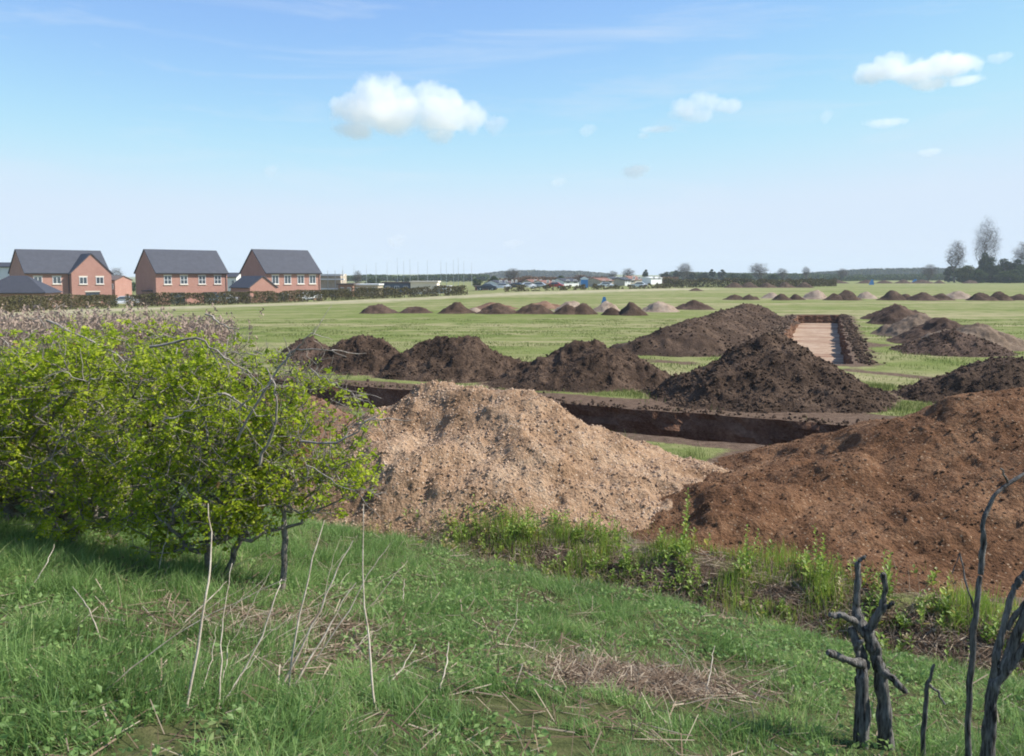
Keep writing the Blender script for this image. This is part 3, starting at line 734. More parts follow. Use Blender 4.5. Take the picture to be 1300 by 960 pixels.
b2 = hawthorn(2, [((0, .1, 1.5), (1.0, .8, .8), 1.0), ((.1, -.1, .85), (.6, .6, .45), .35), ((-.2, .2, 2.2), (.7, .6, .3), .3), ((-.2, 0, .6), (.7, .6, .35), .35)], 420, 3600, [(0, 0, .0, .0, .7), (.1, .1, .35, .2, .8)])
b2.scale = (.82, .82, .76); b2 = put(b2, 264, 736); tag(b2, 'second hawthorn bush from the right with low hanging leaves over its dark trunk', 'bush', GH)
b3 = hawthorn(3, [((0, 0, 1.7), (1.25, .9, .95), 1.0), ((.3, .1, .9), (.8, .6, .4), .3), ((-.3, -.2, .7), (1.1, .8, .45), .45)], 460, 4400, [(0, 0, .1, .0, .8), (-.22, .1, -.3, .1, .9)], rb=.05)
b3.scale = (.95, .95, .80); b3 = put(b3, 162, 672); tag(b3, 'middle hawthorn bush on two stout trunks side by side', 'bush', GH)
b4 = copy_tree(b2); b4 = put(b4, 95, 700); b4.rotation_euler = (0, 0, 2.1); b4.scale = (.85, .85, .74); tag(b4, 'hawthorn bush left of the two stout trunks, lower than its neighbours', 'bush', GH)
b5 = copy_tree(b3); b5 = put(b5, 30, 665); b5.rotation_euler = (0, 0, 3.9); b5.scale = (.95, .95, .62); tag(b5, 'leafy hawthorn bush at the left edge in front of the dry reeds', 'bush', GH)
b6 = copy_tree(b1); b6 = put(b6, 215, 672); b6.rotation_euler = (0, 0, 3.3); b6.scale = (.95, .95, .84); tag(b6, 'hawthorn bush standing behind, between the second and the middle one', 'bush', GH)
b7 = copy_tree(b1); b7 = put(b7, -60, 690); b7.rotation_euler = (0, 0, 1.2); b7.scale = (.9, .9, .68); tag(b7, 'hawthorn bush cut off by the left edge of the picture', 'bush', GH)
b8 = copy_tree(b3); b8 = put(b8, 90, 640); b8.rotation_euler = (0, 0, 5.2); b8.scale = (1, 1, .66); tag(b8, 'hawthorn bush at the back of the hedge, under the tips of the dry reeds', 'bush', GH)
# bare pale branches sticking out of the hedge: parts of the bushes
def bare(parent, pts, r0, twigs=3, seed=0, front=.62):
    r = np.random.default_rng(seed); bpy.context.view_layer.update()
    inv = np.array(parent.matrix_world.inverted())
    ym_ = sum(q[2] for q in pts)/len(pts); y0_ = parent.location.y-front
    W = np.array([at(a, b, y0_+(Y-ym_)) for a, b, Y in pts])
    # smooth resample
    t = np.linspace(0, len(W)-1, 14); P = np.stack([np.interp(t, np.arange(len(W)), W[:, i]) for i in range(3)], 1)+r.normal(0, .008, (14, 3))
    mb = MB(); P4 = np.column_stack([P, np.ones(len(P))])@inv.T; P = P4[:, :3]
    mb.tube(P, np.linspace(r0, r0*.3, 14), 5)
    for k in range(twigs):
        i = r.integers(4, 13); d = (P[i]-P[i-1]); d /= np.linalg.norm(d); e = d+r.normal(0, .6, 3); e /= np.linalg.norm(e)
        L = r.uniform(.12, .35); q = np.array([P[i]+e*L*f+r.normal(0, .008, 3) for f in np.linspace(0, 1, 5)]); mb.tube(q, np.linspace(r0*.45, .002, 5), 4)
    return mb.build('bare_branch', M['bark_light'], parent, True)
M['bark_light'] = bark_mat('weathered_pale_bark', (.19, .16, .13), (.42, .37, .32))
bare(b1, [(300, 560, 8.0), (352, 470, 7.9), (372, 445, 7.9), (405, 443, 7.8), (440, 452, 7.8)], .012, 3, 1)
bare(b1, [(330, 590, 8), (350, 540, 7.9), (352, 500, 7.8), (340, 470, 7.8)], .015, 3, 2)
bare(b1, [(380, 560, 7.9), (425, 562, 7.8), (450, 550, 7.8), (468, 534, 7.8), (495, 532, 7.8)], .012, 5, 3)
bare(b1, [(395, 470, 8.1), (420, 485, 8), (450, 500, 8), (480, 520, 8)], .006, 4, 4)
bare(b1, [(390, 590, 7.9), (440, 620, 7.8), (480, 622, 7.8)], .006, 4, 5)
bare(b1, [(360, 460, 8.1), (385, 435, 8), (402, 417, 8)], .009, 2, 6)
bare(b2, [(190, 440, 8.6), (255, 428, 8.5), (290, 455, 8.5), (320, 475, 8.5)], .013, 4, 7)
bare(b2, [(280, 498, 8.3), (300, 508, 8.3), (328, 528, 8.3)], .012, 2, 8)
bare(b3, [(60, 405, 9.8), (95, 425, 9.6), (140, 445, 9.6), (185, 482, 9.5), (240, 485, 9.5)], .015, 6, 9)
bare(b3, [(262, 398, 9.6), (285, 412, 9.5), (310, 428, 9.5)], .012, 3, 10)
bare(b5, [(0, 505, 9.3), (30, 520, 9.3), (60, 535, 9.3)], .012, 3, 11)
bare(b5, [(-10, 465, 9.3), (25, 480, 9.3), (60, 485, 9.2)], .010, 5, 12)
bare(b5, [(0, 430, 9.8), (15, 440, 9.8), (45, 460, 9.8)], .010, 4, 13)

rb_ = np.random.default_rng(71)
for k, (bb, cx0, cy0) in enumerate([(b1, 330, 500), (b2, 220, 470), (b2, 250, 520), (b3, 130, 450), (b3, 170, 520), (b4, 90, 480), (b4, 70, 560), (b5, 30, 450), (b5, 60, 420), (b7, 15, 480), (b5, 15, 560), (b3, 200, 430), (b7, 40, 530), (b2, 300, 450)]):
    L_ = rb_.uniform(28, 60); a_ = rb_.normal(.45, .35)*(1 if rb_.uniform() < .75 else -1); c_, s_ = math.cos(a_), math.sin(a_)
    if k in (1, 4, 6, 9, 12): continue
    bare(bb, [(cx0-L_*c_, cy0-L_*s_, 8), (cx0-L_*.3*c_, cy0-L_*.3*s_-rb_.uniform(2, 9), 8), (cx0+L_*.4*c_, cy0+L_*.4*s_, 8), (cx0+L_*c_, cy0+L_*s_+rb_.uniform(-9, 9), 8)][::-1 if k % 2 else 1], .0065, 5, 100+k, .6)
# ------------------------------------------------------------------ dry reeds behind the hedge
r = np.random.default_rng(21)
n = 5200
rx = r.uniform(-30, 285, n); ry_ = np.where((rx < 110) & (r.uniform(0, 1, n) < .5), r.uniform(10.4, 12.2, n), r.uniform(12.2, 14.6, n))
P = np.array([at(a, 400, b) for a, b in zip(rx, ry_)]); P[:, 2] = H(P[:, 0], P[:, 1])
topz = 3-(60-6*(rx < 190)+r.normal(0, 9, n))/F*ry_; hh = np.clip(topz-P[:, 2], 1.2, 3)*np.where(r.uniform(0, 1, n) < .6, 1, r.uniform(.6, 1, n))
V, Fq, m = blades(P, hh, np.full(n, .012), r, .16, None, 4, .5)
rn = np.repeat(r.uniform(.1, .9, n), m)
# feathery heads at the tips
tips = V.reshape(n, m, 3)[:, -1]; sel = r.uniform(0, 1, n) < .35; tp = tips[sel]; k = 9
C = np.repeat(tp, k, 0)+np.column_stack([r.normal(0, .022, len(tp)*k), r.normal(0, .022, len(tp)*k), -np.tile(np.linspace(0, .2, k), len(tp))])
V2, Q2 = quads(C, .035, r, -.5, 1.8)
o = mk('dry_reeds', np.vstack([V, V2]), [Fq[0], Q2+len(V), Fq[1]], M['reed'], None, {'rnd': np.concatenate([rn, np.repeat(r.uniform(.6, 1, len(C)), 4)])})
tag(o, 'dense dry pinkish-grey reeds with feathery tips behind the hawthorns', 'reeds', None, 'stuff')

# ------------------------------------------------------------------ near grass
def fields_free(x, y):
    ok = np.ones(len(x), bool)
    for h in HEAPS[:25]:
        pk = h['peaks']; 
        if min(q[1] for p_ in pk for q in p_[:2])-4 > y.max(): continue
        ok &= heap_h(h, x, y, False) < .03
    ok &= ~(in_poly(x, y, trench1)); ok &= ~(in_poly(x, y, trench2))
    return ok
def patch(n, d0, d1, x_extra=.12):
    """random points spread over what the camera can see between depth d0 and d1"""
    y = np.sqrt(r.uniform(d0**2, d1**2, n)); x = y*r.uniform(-.59-x_extra, .59+x_extra, n); return x, y
r = np.random.default_rng(33)
x, y = patch(430000, 2.9, 12.5)
s = bank_s(x, y); ok = (s > -.15); x, y, s = x[ok], y[ok], s[ok]
ok = fields_free(x, y); x, y, s = x[ok], y[ok], s[ok]
sm_ = soil_mask(x, y); dens = fbm(x*1.6, y*1.6, 9, 4)
ok = r.uniform(0, 1, len(x)) > smooth((sm_-.3)/.4)*.93; ok &= (dens > .3); x, y, s, sm_, dens = x[ok], y[ok], s[ok], sm_[ok], dens[ok]
clump = fbm(x*3.2, y*3.2, 12, 3); n = len(x)
hh = (.03+.085*smooth((clump-.33)/.35))*(r.uniform(.45, 1.35, n)); left = smooth((-x-.2)/2.5); hh *= 1+.55*left
az = fbm(x*2.2, y*2.2, 14, 2)*12+r.normal(0, 1.3, n)
V, Fq, m = blades(np.column_stack([x, y, H(x, y)-.01]), hh, r.uniform(.004, .0095, n), r, .75, az, 3, .8)
rn = np.clip(.1+1.1*(fbm(x*1.6, y*1.6, 15, 4)-.22)+r.normal(0, .17, n), 0, .88); rn[r.uniform(0, 1, n) < .085+.25*smooth((sm_-.1)/.4)] = .97
o = mk('grass', V, Fq, M['blade'], None, {'rnd': np.repeat(rn, m)})
tag(o, 'lush rough green grass covering the near bank', 'grass', None, 'stuff')
nl_ = 60000; x, y = patch(nl_, 3, 12); k_ = (bank_s(x, y) > 0) & (fbm(x*1.1, y*1.1, 61, 3) > .47) & fields_free(x, y) & (soil_mask(x, y) < .4); x, y = x[k_], y[k_]
Vq, Qq = quads(np.column_stack([x, y, H(x, y)+r.uniform(.02, .09, len(x))]), r.uniform(.014, .034, len(x)), r, .4, 1.3)
o = mk('clover', Vq, Qq, M['blade'], None, {'rnd': np.repeat(np.clip(r.normal(.55, .18, len(x)), 0, .85), 4)}); tag(o, 'small round-leaved clover growing among the bank grass', 'clover', None, 'stuff')
# field turf: lower, paler, thinner with distance
x1_, y1_ = patch(170000, 6.5, 24); x2_, y2_ = patch(120000, 22, 60)
x = np.concatenate([x1_, x2_]); y = np.concatenate([y1_, y2_]); s = bank_s(x, y); ok = s < -.1; x, y = x[ok], y[ok]
ok = fields_free(x, y); x, y = x[ok], y[ok]; sm_ = soil_mask(x, y); dens = fbm(x*.8, y*.8, 19, 4)
ok = (r.uniform(0, 1, len(x)) > smooth((sm_-.25)/.4)*.97) & (dens+r.normal(0, .08, len(x)) > .42); x, y, dens = x[ok], y[ok], dens[ok]; n = len(x)
u_ = (x-fl[0])*tn[0]+(y-fl[1])*tn[1]; rough = smooth((u_-wid-.3)/.8)*smooth((y-10)/1.5)*smooth((x+4)/1)   # rank grass left between the trench and the near heaps
hh = (.04+.12*smooth((dens-.42)/.3)+rough*.22*smooth((dens-.45)/.25))*r.uniform(.6, 1.3, n)*np.clip(1.1-(y-10)/70, .5, 1.)
V, Fq, m = blades(np.column_stack([x, y, H(x, y)-.01]), hh, np.clip(y*.0007, .006, .03), r, .5, None, 2, .5)
rn = np.clip(.1+.9*(fbm(x*.5, y*1.5, 25, 4)-.2)+r.normal(0, .15, n), 0, 1)
o = mk('field_grass', V, Fq, M['field_blade'], None, {'rnd': np.repeat(rn, m)})
tag(o, 'thin yellow-green turf growing over the flat field', 'grass', None, 'stuff')

# ------------------------------------------------------------------ weeds along the bank edge
r = np.random.default_rng(44)
n = 1900
u = r.uniform(-2.0, 11, n); s = r.normal(-.45, .36, n)
WX = EA[0]+ED[0]*u+EN[0]*s; WY = EA[1]+ED[1]*u+EN[1]*s
ok = (fbm(WX*2.2, WY*2.2, 31, 3) > .46); WX, WY = WX[ok], WY[ok]
VV, QQ, RN = [], [], []; nv = 0
def weed_at(x, y, hgt, nl, r, lw=.022, ll=.09, tone=.5):
    z = float(H(x, y)); out = []
    lean = r.normal(0, .12, 2)
    t = np.linspace(.08, 1, nl); az = np.arange(nl)*2.4+r.uniform(0, 6.28)
    base = np.column_stack([x+lean[0]*t*hgt, y+lean[1]*t*hgt, z+t*hgt])
    L = ll*(1.15-t*.65)*r.uniform(.7, 1.3, nl); W_ = L*.22+lw*.1
    d = np.column_stack([np.cos(az), np.sin(az), r.uniform(.5, 1.6, nl)]); d /= np.linalg.norm(d, axis=1)[:, None]
    sdv = np.column_stack([-np.sin(az), np.cos(az), np.zeros(nl)])
    up = np.array([0, 0, 1.])
    v = np.stack([base, base+d*(L*.5)[:, None]-sdv*W_[:, None], base+d*L[:, None]-up*(L*.25)[:, None], base+d*(L*.5)[:, None]+sdv*W_[:, None]], 1).reshape(-1, 3)
    st = np.array([[x-.003, y, z], [x+.003, y, z], [x+.0015+lean[0]*hgt, y+lean[1]*hgt, z+hgt], [x-.0015+lean[0]*hgt, y+lean[1]*hgt, z+hgt]])
    v = np.vstack([v, st]); rn = np.repeat(np.clip(r.normal(tone, .18, nl+1), 0, 1), 4)
    return v, rn
for x, y in zip(WX, WY):
    v, rn_ = weed_at(x, y, r.uniform(.05, .24), r.integers(6, 15), r, tone=r.choice([.3, .5, .7, .95], p=[.3, .35, .15, .2]), ll=r.uniform(.04, .11), lw=.01); VV.append(v); RN.append(rn_)
V = np.vstack(VV); nw = 34000; u = r.uniform(-2.2, 11, nw); s = r.normal(-.45, .38, nw); x = EA[0]+ED[0]*u+EN[0]*s; y = EA[1]+ED[1]*u+EN[1]*s; cl_ = fbm(x*2.6, y*2.6, 37, 3); k_ = cl_ > .47; x, y, cl_ = x[k_], y[k_], cl_[k_]
V2, F2, m2 = blades(np.column_stack([x, y, H(x, y)]), (.05+.40*np.clip(cl_-.47, 0, .4))*r.uniform(.5, 1.3, len(x))*1.3, r.uniform(.004, .010, len(x)), r, .35, None, 2, .5)
rn2 = np.repeat(np.clip(r.normal(.5, .2, len(x))+(r.uniform(0, 1, len(x)) < .14)*.5, 0, 1), m2)
o = mk('weeds', np.vstack([V, V2]), [np.vstack([np.arange(len(V)).reshape(-1, 4), F2[0]+len(V)]), F2[1]+len(V)], M['weed'], None, {'rnd': np.concatenate([np.concatenate(RN), rn2])})
tag(o, 'leafy green weeds growing along the soil edge below the heaps', 'weeds', None, 'stuff')
# dry straw mixed in at the edge and bare patch, brown dead stems
n = 6000; u = r.uniform(-1.6, 11, n); s = r.normal(-.05, .42, n); x = EA[0]+ED[0]*u+EN[0]*s; y = EA[1]+ED[1]*u+EN[1]*s
c = gxy(800, 862); x = np.concatenate([x, c[0]+r.normal(0, .5, 260)]); y = np.concatenate([y, c[1]+r.normal(0, .32, 260)])
x3, y3 = patch(2500, 3, 12); k_ = bank_s(x3, y3) > 0; x = np.concatenate([x, x3[k_]]); y = np.concatenate([y, y3[k_]]); n = len(x)
V, Fq, m = blades(np.column_stack([x, y, H(x, y)]), r.uniform(.06, .26, n), r.uniform(.002, .005, n), r, .9, None, 2, .5)
nl_ = 26000; u = r.uniform(-2, 11, nl_); s = r.normal(-.1, .34, nl_); x = EA[0]+ED[0]*u+EN[0]*s; y = EA[1]+ED[1]*u+EN[1]*s
x[:1600] = c[0]+r.normal(0, .42, 1600); y[:1600] = c[1]+r.normal(0, .25, 1600); c4 = gxy(380, 800); x[1600:3600] = c4[0]+r.normal(0, .45, 2000); y[1600:3600] = c4[1]+r.normal(0, .5, 2000); xx, yy = patch(9000, 3, 12); x[9000:18000] = np.where(bank_s(xx, yy) > 0, xx, x[9000:18000]); y[9000:18000] = np.where(bank_s(xx, yy) > 0, yy, y[9000:18000])
a_ = r.uniform(0, 6.28, nl_); L_ = r.uniform(.03, .16, nl_); dd = np.column_stack([np.cos(a_), np.sin(a_), r.normal(0, .25, nl_)])*L_[:, None]; sd_ = np.column_stack([-np.sin(a_), np.cos(a_), r.normal(0, .5, nl_)])*r.uniform(.001, .0035, nl_)[:, None]
c0 = np.column_stack([x, y, H(x, y)+r.uniform(.008, .04, nl_)]); Vl = np.stack([c0-dd-sd_, c0+dd-sd_, c0+dd+sd_, c0-dd+sd_], 1).reshape(-1, 3)
o = mk('dry_straw', np.vstack([V, Vl]), [np.vstack([Fq[0], np.arange(len(Vl)).reshape(-1, 4)+len(V)]), Fq[1]], M['straw'], None, {'rnd': np.concatenate([np.repeat(r.uniform(0, 1, n), m), np.repeat(r.uniform(0, .9, nl_), 4)])}); tag(o, 'dry straw and dead grass lying along the bank edge', 'straw', None, 'stuff')
# taller weeds standing in front of the heaps
GW = 'tall thin weeds in front of the heaps'
for i, (px, pb, pt, lab) in enumerate([(1040, 745, 655, 'tallest thin weed in front of the orange-brown heap'), (950, 735, 668, 'thin weed left of the tallest one in front of the orange-brown heap'), (868, 708, 622, 'thin weed at the meeting point of the pale and the orange-brown heap'), (1128, 765, 690, 'thin weed just right of the upright stump prongs'), (668, 690, 645, 'bright weed at the foot of the pale heap'), (752, 690, 655, 'pointed weed clump at the foot of the pale heap, right of the bright one')]):
    g = gp(px, pb); hgt = (pb-pt)/F*g[1]; vs, rs = [], []
    for k in range(3):
        v, rn_ = weed_at(g[0]+r.normal(0, .03), g[1]+r.normal(0, .03), hgt*r.uniform(.75, 1.05), 26, r, ll=.07, tone=.55); vs.append(v); rs.append(rn_)
    V = np.vstack(vs)-g; o = mk('tall_weed', V, np.arange(len(V)).reshape(-1, 4), M['weed'], None, {'rnd': np.concatenate(rs)}); o.location = g; tag(o, lab, 'weed', GW)

# ------------------------------------------------------------------ bleached dead stems in the foreground
def stem(pts, Y0, Y1, rad, label, group='bleached dead stems in the foreground'):
    W = np.array([at(a, b, Y0+(Y1-Y0)*i/(len(pts)-1)) for i, (a, b) in enumerate(pts)])
    b = W[0].copy(); t = np.linspace(0, len(W)-1, 12); P = np.stack([np.interp(t, np.arange(len(W)), W[:, i]) for i in range(3)], 1)+r.normal(0, .003, (12, 3))
    mb = MB(); mb.tube(P-b, np.linspace(rad, rad*.35, 12), 5); o = mb.build('dead_stem', M['deadstem'], None, True); o.location = b; tag(o, label, 'dead stem', group)
def stem_px(pts, rad, label, dY=.3):
    g = gp(pts[0][0], pts[0][1]); stem(pts, g[1], g[1]+dY, rad, label)
STEMS0 = ['']
STEMS = [([(236, 905), (262, 760), (268, 705), (264, 640)], .010, 'long bleached stem crossing in front of the second hawthorn trunk'),
 ([(278, 900), (282, 790), (294, 715)], .006, 'short upright stem left of the crossing leaning stems'),
 ([(225, 800), (262, 765), (288, 738)], .009, 'slanting pale stem left of the second hawthorn trunk'),
 ([(120, 890), (175, 840), (250, 790), (362, 735)], .006, 'low long stem lying from the left grass up toward the rightmost trunk'),
 ([(290, 885), (330, 815), (352, 750), (358, 735)], .008, 'stem leaning up to the base of the rightmost hawthorn trunk'),
 ([(365, 880), (378, 790), (400, 700), (412, 660)], .009, 'left one of the three parallel tall stems right of the trunk'),
 ([(358, 870), (395, 800), (425, 730), (448, 685)], .010, 'middle one of the three parallel tall stems right of the trunk'),
 ([(372, 872), (410, 810), (450, 740)], .010, 'right one of the three parallel tall stems right of the trunk'),
 ([(477, 905), (468, 820), (460, 745), (463, 640)], .009, 'tall thin almost upright stem in the middle of the grass'),
 ([(455, 785), (480, 758), (505, 725), (518, 712)], .007, 'kinked stem right of the almost upright one'),
 ([(395, 845), (440, 780), (470, 725), (495, 690)], .007, 'stem crossing behind the almost upright one'),
 ([(490, 872), (510, 850), (528, 818)], .008, 'short leaning stub at the bottom centre'),
 ([(556, 885), (566, 845), (570, 815)], .008, 'short upright stub right of the leaning stub'),
 ([(510, 772), (514, 735)], .006, 'tiny pale stub standing alone in the grass'),
 ([(196, 740), (210, 690), (218, 655)], .007, 'grey stem standing in the shade under the middle hawthorn'),
 ([(130, 820), (112, 770), (92, 745)], .006, 'stem leaning left over the shaded grass at the left'),
 ([(30, 760), (60, 715), (70, 690)], .006, 'stem at the far left in the shade of the hedge'),
 ([(895, 885), (902, 850), (907, 820)], .008, 'short pale stub by the bare earth patch'),
 ([(640, 820), (655, 790), (657, 760)], .004, 'thin curved dead stalk in the middle of the grass'),
 ([(890, 868), (870, 830), (845, 800)], .004, 'thin stalk leaning left above the bare earth patch')]
for p_, rd, lb in STEMS: stem_px(p_, rd*.66, lb, .25)
rs_ = np.random.default_rng(99)
for k in range(26):   # the finer tangle between the long stems
    px = rs_.uniform(205, 470); pb = rs_.uniform(730, 900); L_ = rs_.uniform(40, 130); a_ = rs_.normal(.75, .45)
    pts_ = [(px, pb), (px+L_*.5*math.sin(a_)+rs_.normal(0, 4), pb-L_*.5*math.cos(a_)), (px+L_*math.sin(a_), pb-L_*math.cos(a_)+rs_.uniform(0, 12))]
    g = gp(*pts_[0]); stem(pts_, g[1], g[1]+.2, .0028, 'fine dry stalk in the tangle of stems right of and below the hawthorn trunks', 'fine dry stalks tangled in the grass')

# ------------------------------------------------------------------ cut hedge stumps and branches at bottom right
def limb(mb, pts, Y, radii, seed=0, n=10, knob=.12):
    rr_ = np.random.default_rng(seed)
    W = np.array([at(a, b, y_) for (a, b), y_ in zip(pts, Y)]); t = np.linspace(0, len(W)-1, n)
    P = np.stack([np.interp(t, np.arange(len(W)), W[:, i]) for i in range(3)], 1); Rr = np.interp(t, np.arange(len(W)), radii)
    sm3 = lambda a: np.apply_along_axis(lambda c: np.convolve(np.pad(c, 1, mode='edge'), [.25, .5, .25], 'valid'), 0, a)
    P[1:-1] += sm3(rr_.normal(0, .005, (n-2, 3))); P = sm3(P); Rr = Rr*(1+sm3(rr_.normal(0, knob, (n, 1)))[:, 0]); Rr[-1] *= .75
    m0 = len(mb.v); mb.tube(P, Rr, 14)
    V = mb.v[m0]; a_ = fbm(np.tile(np.arange(14)*1.1, n), np.repeat(np.arange(n)*.3, 14), seed, 3)-.5   # fluted, cracked bark
    c_ = np.repeat(P, 14, 0); mb.v[m0] = c_+(V-c_)*(1+a_[:, None]*.7)
def woody(name, limbs, label, group=None, sub=()):
    mb = MB()
    for k, (pts, Y, rad) in enumerate(limbs):
        if pts[0][1] > 925: pts = [(pts[0][0], pts[0][1]+90)]+list(pts); Y = [Y[0]]+list(Y); rad = [rad[0]*1.15]+list(rad)
        rad = [q*.76 for q in rad]; limb(mb, pts, Y, rad, k+len(limbs), max(12, 7*len(pts)))
    V = np.vstack(mb.v); b = at(limbs[0][0][0][0], limbs[0][0][0][1], limbs[0][1][0]); g = float(H(b[0], b[1])); b = np.array([b[0], b[1], g])
    mb.v = [v-b for v in mb.v]; o = mb.build(name, M['bark_stump'], None, True); o.location = b; return tag(o, label, 'stump', group)
woody('hedge_stump', [([(1095, 930), (1094, 865), (1093, 835), (1080, 795)], [4.4, 4.42, 4.45, 4.5], [.05, .042, .038, .028]),
  ([(1125, 935), (1120, 870), (1112, 825), (1100, 800)], [4.45, 4.45, 4.45, 4.45], [.055, .042, .040, .036]),
  ([(1112, 840), (1104, 810), (1090, 790), (1086, 770)], [4.45, 4.45, 4.47, 4.5], [.042, .042, .038, .028]),
  ([(1088, 785), (1088, 750), (1089, 713)], [4.48, 4.48, 4.48], [.026, .022, .020]),
  ([(1092, 712), (1098, 705)], [4.48, 4.47], [.014, .009]),
  ([(1104, 800), (1118, 775), (1122, 760), (1123, 728)], [4.44, 4.4, 4.38, 4.36], [.030, .026, .021, .018]),
  ([(1120, 776), (1128, 768), (1134, 764)], [4.4, 4.36, 4.34], [.02, .015, .012]),
  ([(1090, 795), (1072, 782), (1052, 780)], [4.48, 4.4, 4.35], [.03, .022, .017]),
  ([(1100, 845), (1078, 838), (1050, 829)], [4.45, 4.38, 4.32], [.04, .026, .022]),
  ([(1118, 850), (1135, 862), (1150, 880)], [4.45, 4.4, 4.38], [.03, .025, .02]),
  ([(1090, 838), (1088, 820), (1094, 812)], [4.44, 4.42, 4.4], [.02, .02, .014])], 'grey twisted hedge stump with cut prongs pointing up at the bottom right')
woody('sapling_branch', [([(1228, 930), (1232, 850), (1238, 790), (1245, 730)], [4.2, 4.2, 4.2, 4.2], [.020, .018, .016, .016]),
  ([(1245, 730), (1249, 690), (1249, 660), (1264, 625), (1302, 600)], [4.2, 4.2, 4.2, 4.22, 4.25], [.017, .018, .014, .012, .009]),
  ([(1280, 612), (1275, 603), (1270, 594)], [4.23, 4.2, 4.2], [.008, .006, .005]), ([(1240, 780), (1228, 745), (1220, 700), (1208, 730)], [4.2, 4.25, 4.3, 4.3], [.007, .006, .004, .003])],
  'slender bare grey branch rising in front of the orange-brown heap')
woody('hedge_stump', [([(1255, 935), (1262, 870), (1282, 845), (1305, 818)], [3.9, 3.9, 3.88, 3.85], [.038, .034, .028, .024]), ([(1262, 872), (1266, 830), (1274, 790), (1288, 745)], [3.9, 3.9, 3.9, 3.9], [.03, .022, .018, .016]),
  ([(1288, 748), (1294, 735), (1310, 725)], [3.9, 3.9, 3.9], [.018, .02, .016]), ([(1275, 850), (1300, 780), (1320, 740)], [3.88, 3.86, 3.84], [.03, .024, .02]), ([(1278, 800), (1294, 775), (1310, 755)], [3.9, 3.88, 3.86], [.014, .016, .014])],
  'dark forked stump cut by the right edge at the bottom')
woody('cut_twig', [([(1172, 930), (1178, 870), (1187, 843)], [4.3, 4.3, 4.3], [.016, .013, .008]), ([(1178, 868), (1192, 880), (1200, 895)], [4.3, 4.28, 4.26], [.01, .008, .006])], 'short dark twig standing between the two stumps')

# ------------------------------------------------------------------ clouds (real volumes of droplets)
def cloud(label, blobs, D, dens=.03, amp=.85, nscale=1/65., detail=10, name='cloud'):
    """blobs: (px, py, rpx, rpy)"""
    xs = [b[0] for b in blobs]; ys = [b[1] for b in blobs]; c = at(sum(xs)/len(xs), sum(ys)/len(ys), D); s = D/F
    L = [(np.array(at(px, py, D+random.uniform(-.3, .3)*rx*s))-c, np.array([rx*s, rx*s*.8, ry*s])) for px, py, rx, ry in blobs]
    mb = MB()
    import bmesh
    bm = bmesh.new()
    for q, rd in L:
        bmesh.ops.create_icosphere(bm, subdivisions=3, radius=1, matrix=Matrix.Translation(Vector(q))@Matrix.Diagonal((*[float(v)*1.12 for v in rd], 1)))
    me = bpy.data.meshes.new('tmp'); bm.to_mesh(me); bm.free(); t_ = bpy.data.objects.new('tmp', me); COL.objects.link(t_)
    md = t_.modifiers.new('r', 'REMESH'); md.mode = 'VOXEL'; md.voxel_size = max(rd[2] for _, rd in L)*.14
    bpy.context.view_layer.update(); dg = bpy.context.evaluated_depsgraph_get(); me2 = bpy.data.meshes.new_from_object(t_.evaluated_get(dg)); me2.name = name
    bpy.data.objects.remove(t_); o = bpy.data.objects.new(name, me2); COL.objects.link(o); o.location = c
    t = NT('cloud_droplets'); tc = t.n('ShaderNodeTexCoord').outputs['Object']; best = None
    for q, rd in L:
        a = t.n('ShaderNodeVectorMath', operation='SUBTRACT'); t.l(tc, a.inputs[0]); a.inputs[1].default_value = q
        b = t.n('ShaderNodeVectorMath', operation='DIVIDE'); t.l(a.outputs[0], b.inputs[0]); b.inputs[1].default_value = rd
        l_ = t.n('ShaderNodeVectorMath', operation='LENGTH'); t.l(b.outputs[0], l_.inputs[0])
        v = t.math('SUBTRACT', 1.0, l_.outputs['Value']); best = v if best is None else t.math('SMOOTH_MAX', best, v, .15)
    nz = t.noise(tc, nscale, detail, .62)
    f = t.math('ADD', best, t.math('MULTIPLY', t.math('SUBTRACT', nz, .545), amp*2.2))
    d = t.math('MULTIPLY', t.math('SMOOTH_MIN', t.math('MAXIMUM', t.math('MULTIPLY', f, 3.5), 0.0), 1.0, .05), dens)
    vol = t.n('ShaderNodeVolumePrincipled'); vol.inputs['Color'].default_value = (1, 1, 1, 1); t.l(d, vol.inputs['Density']); vol.inputs['Anisotropy'].default_value = .2
    t.l(vol.outputs[0], t.out.inputs['Volume']); me2.materials.clear(); me2.materials.append(t.m)
    return tag(o, label, 'cloud', 'small fair-weather clouds')
cloud('largest white cloud, puffy on top with a ragged hanging underside, left of centre', [(445, 138, 30, 22), (480, 122, 36, 30), (505, 125, 32, 30), (490, 145, 60, 26), (548, 120, 28, 24), (570, 126, 22, 18), (560, 148, 48, 24), (598, 150, 26, 20), (560, 172, 24, 12), (450, 165, 30, 14), (500, 160, 18, 16)], 2800, .013)
cloud('long flat white cloud at the upper right', [(1105, 94, 24, 16), (1135, 86, 28, 20), (1165, 92, 34, 18), (1195, 84, 36, 17), (1220, 82, 26, 15), (1225, 102, 24, 7), (1180, 106, 26, 10)], 3200, .013)
cloud('thin streaky cloud with a tail, left of the long flat one', [(870, 137, 26, 15), (893, 127, 24, 14), (922, 134, 22, 12), (885, 148, 22, 9), (835, 164, 22, 6), (816, 172, 10, 5)], 3600, .007)
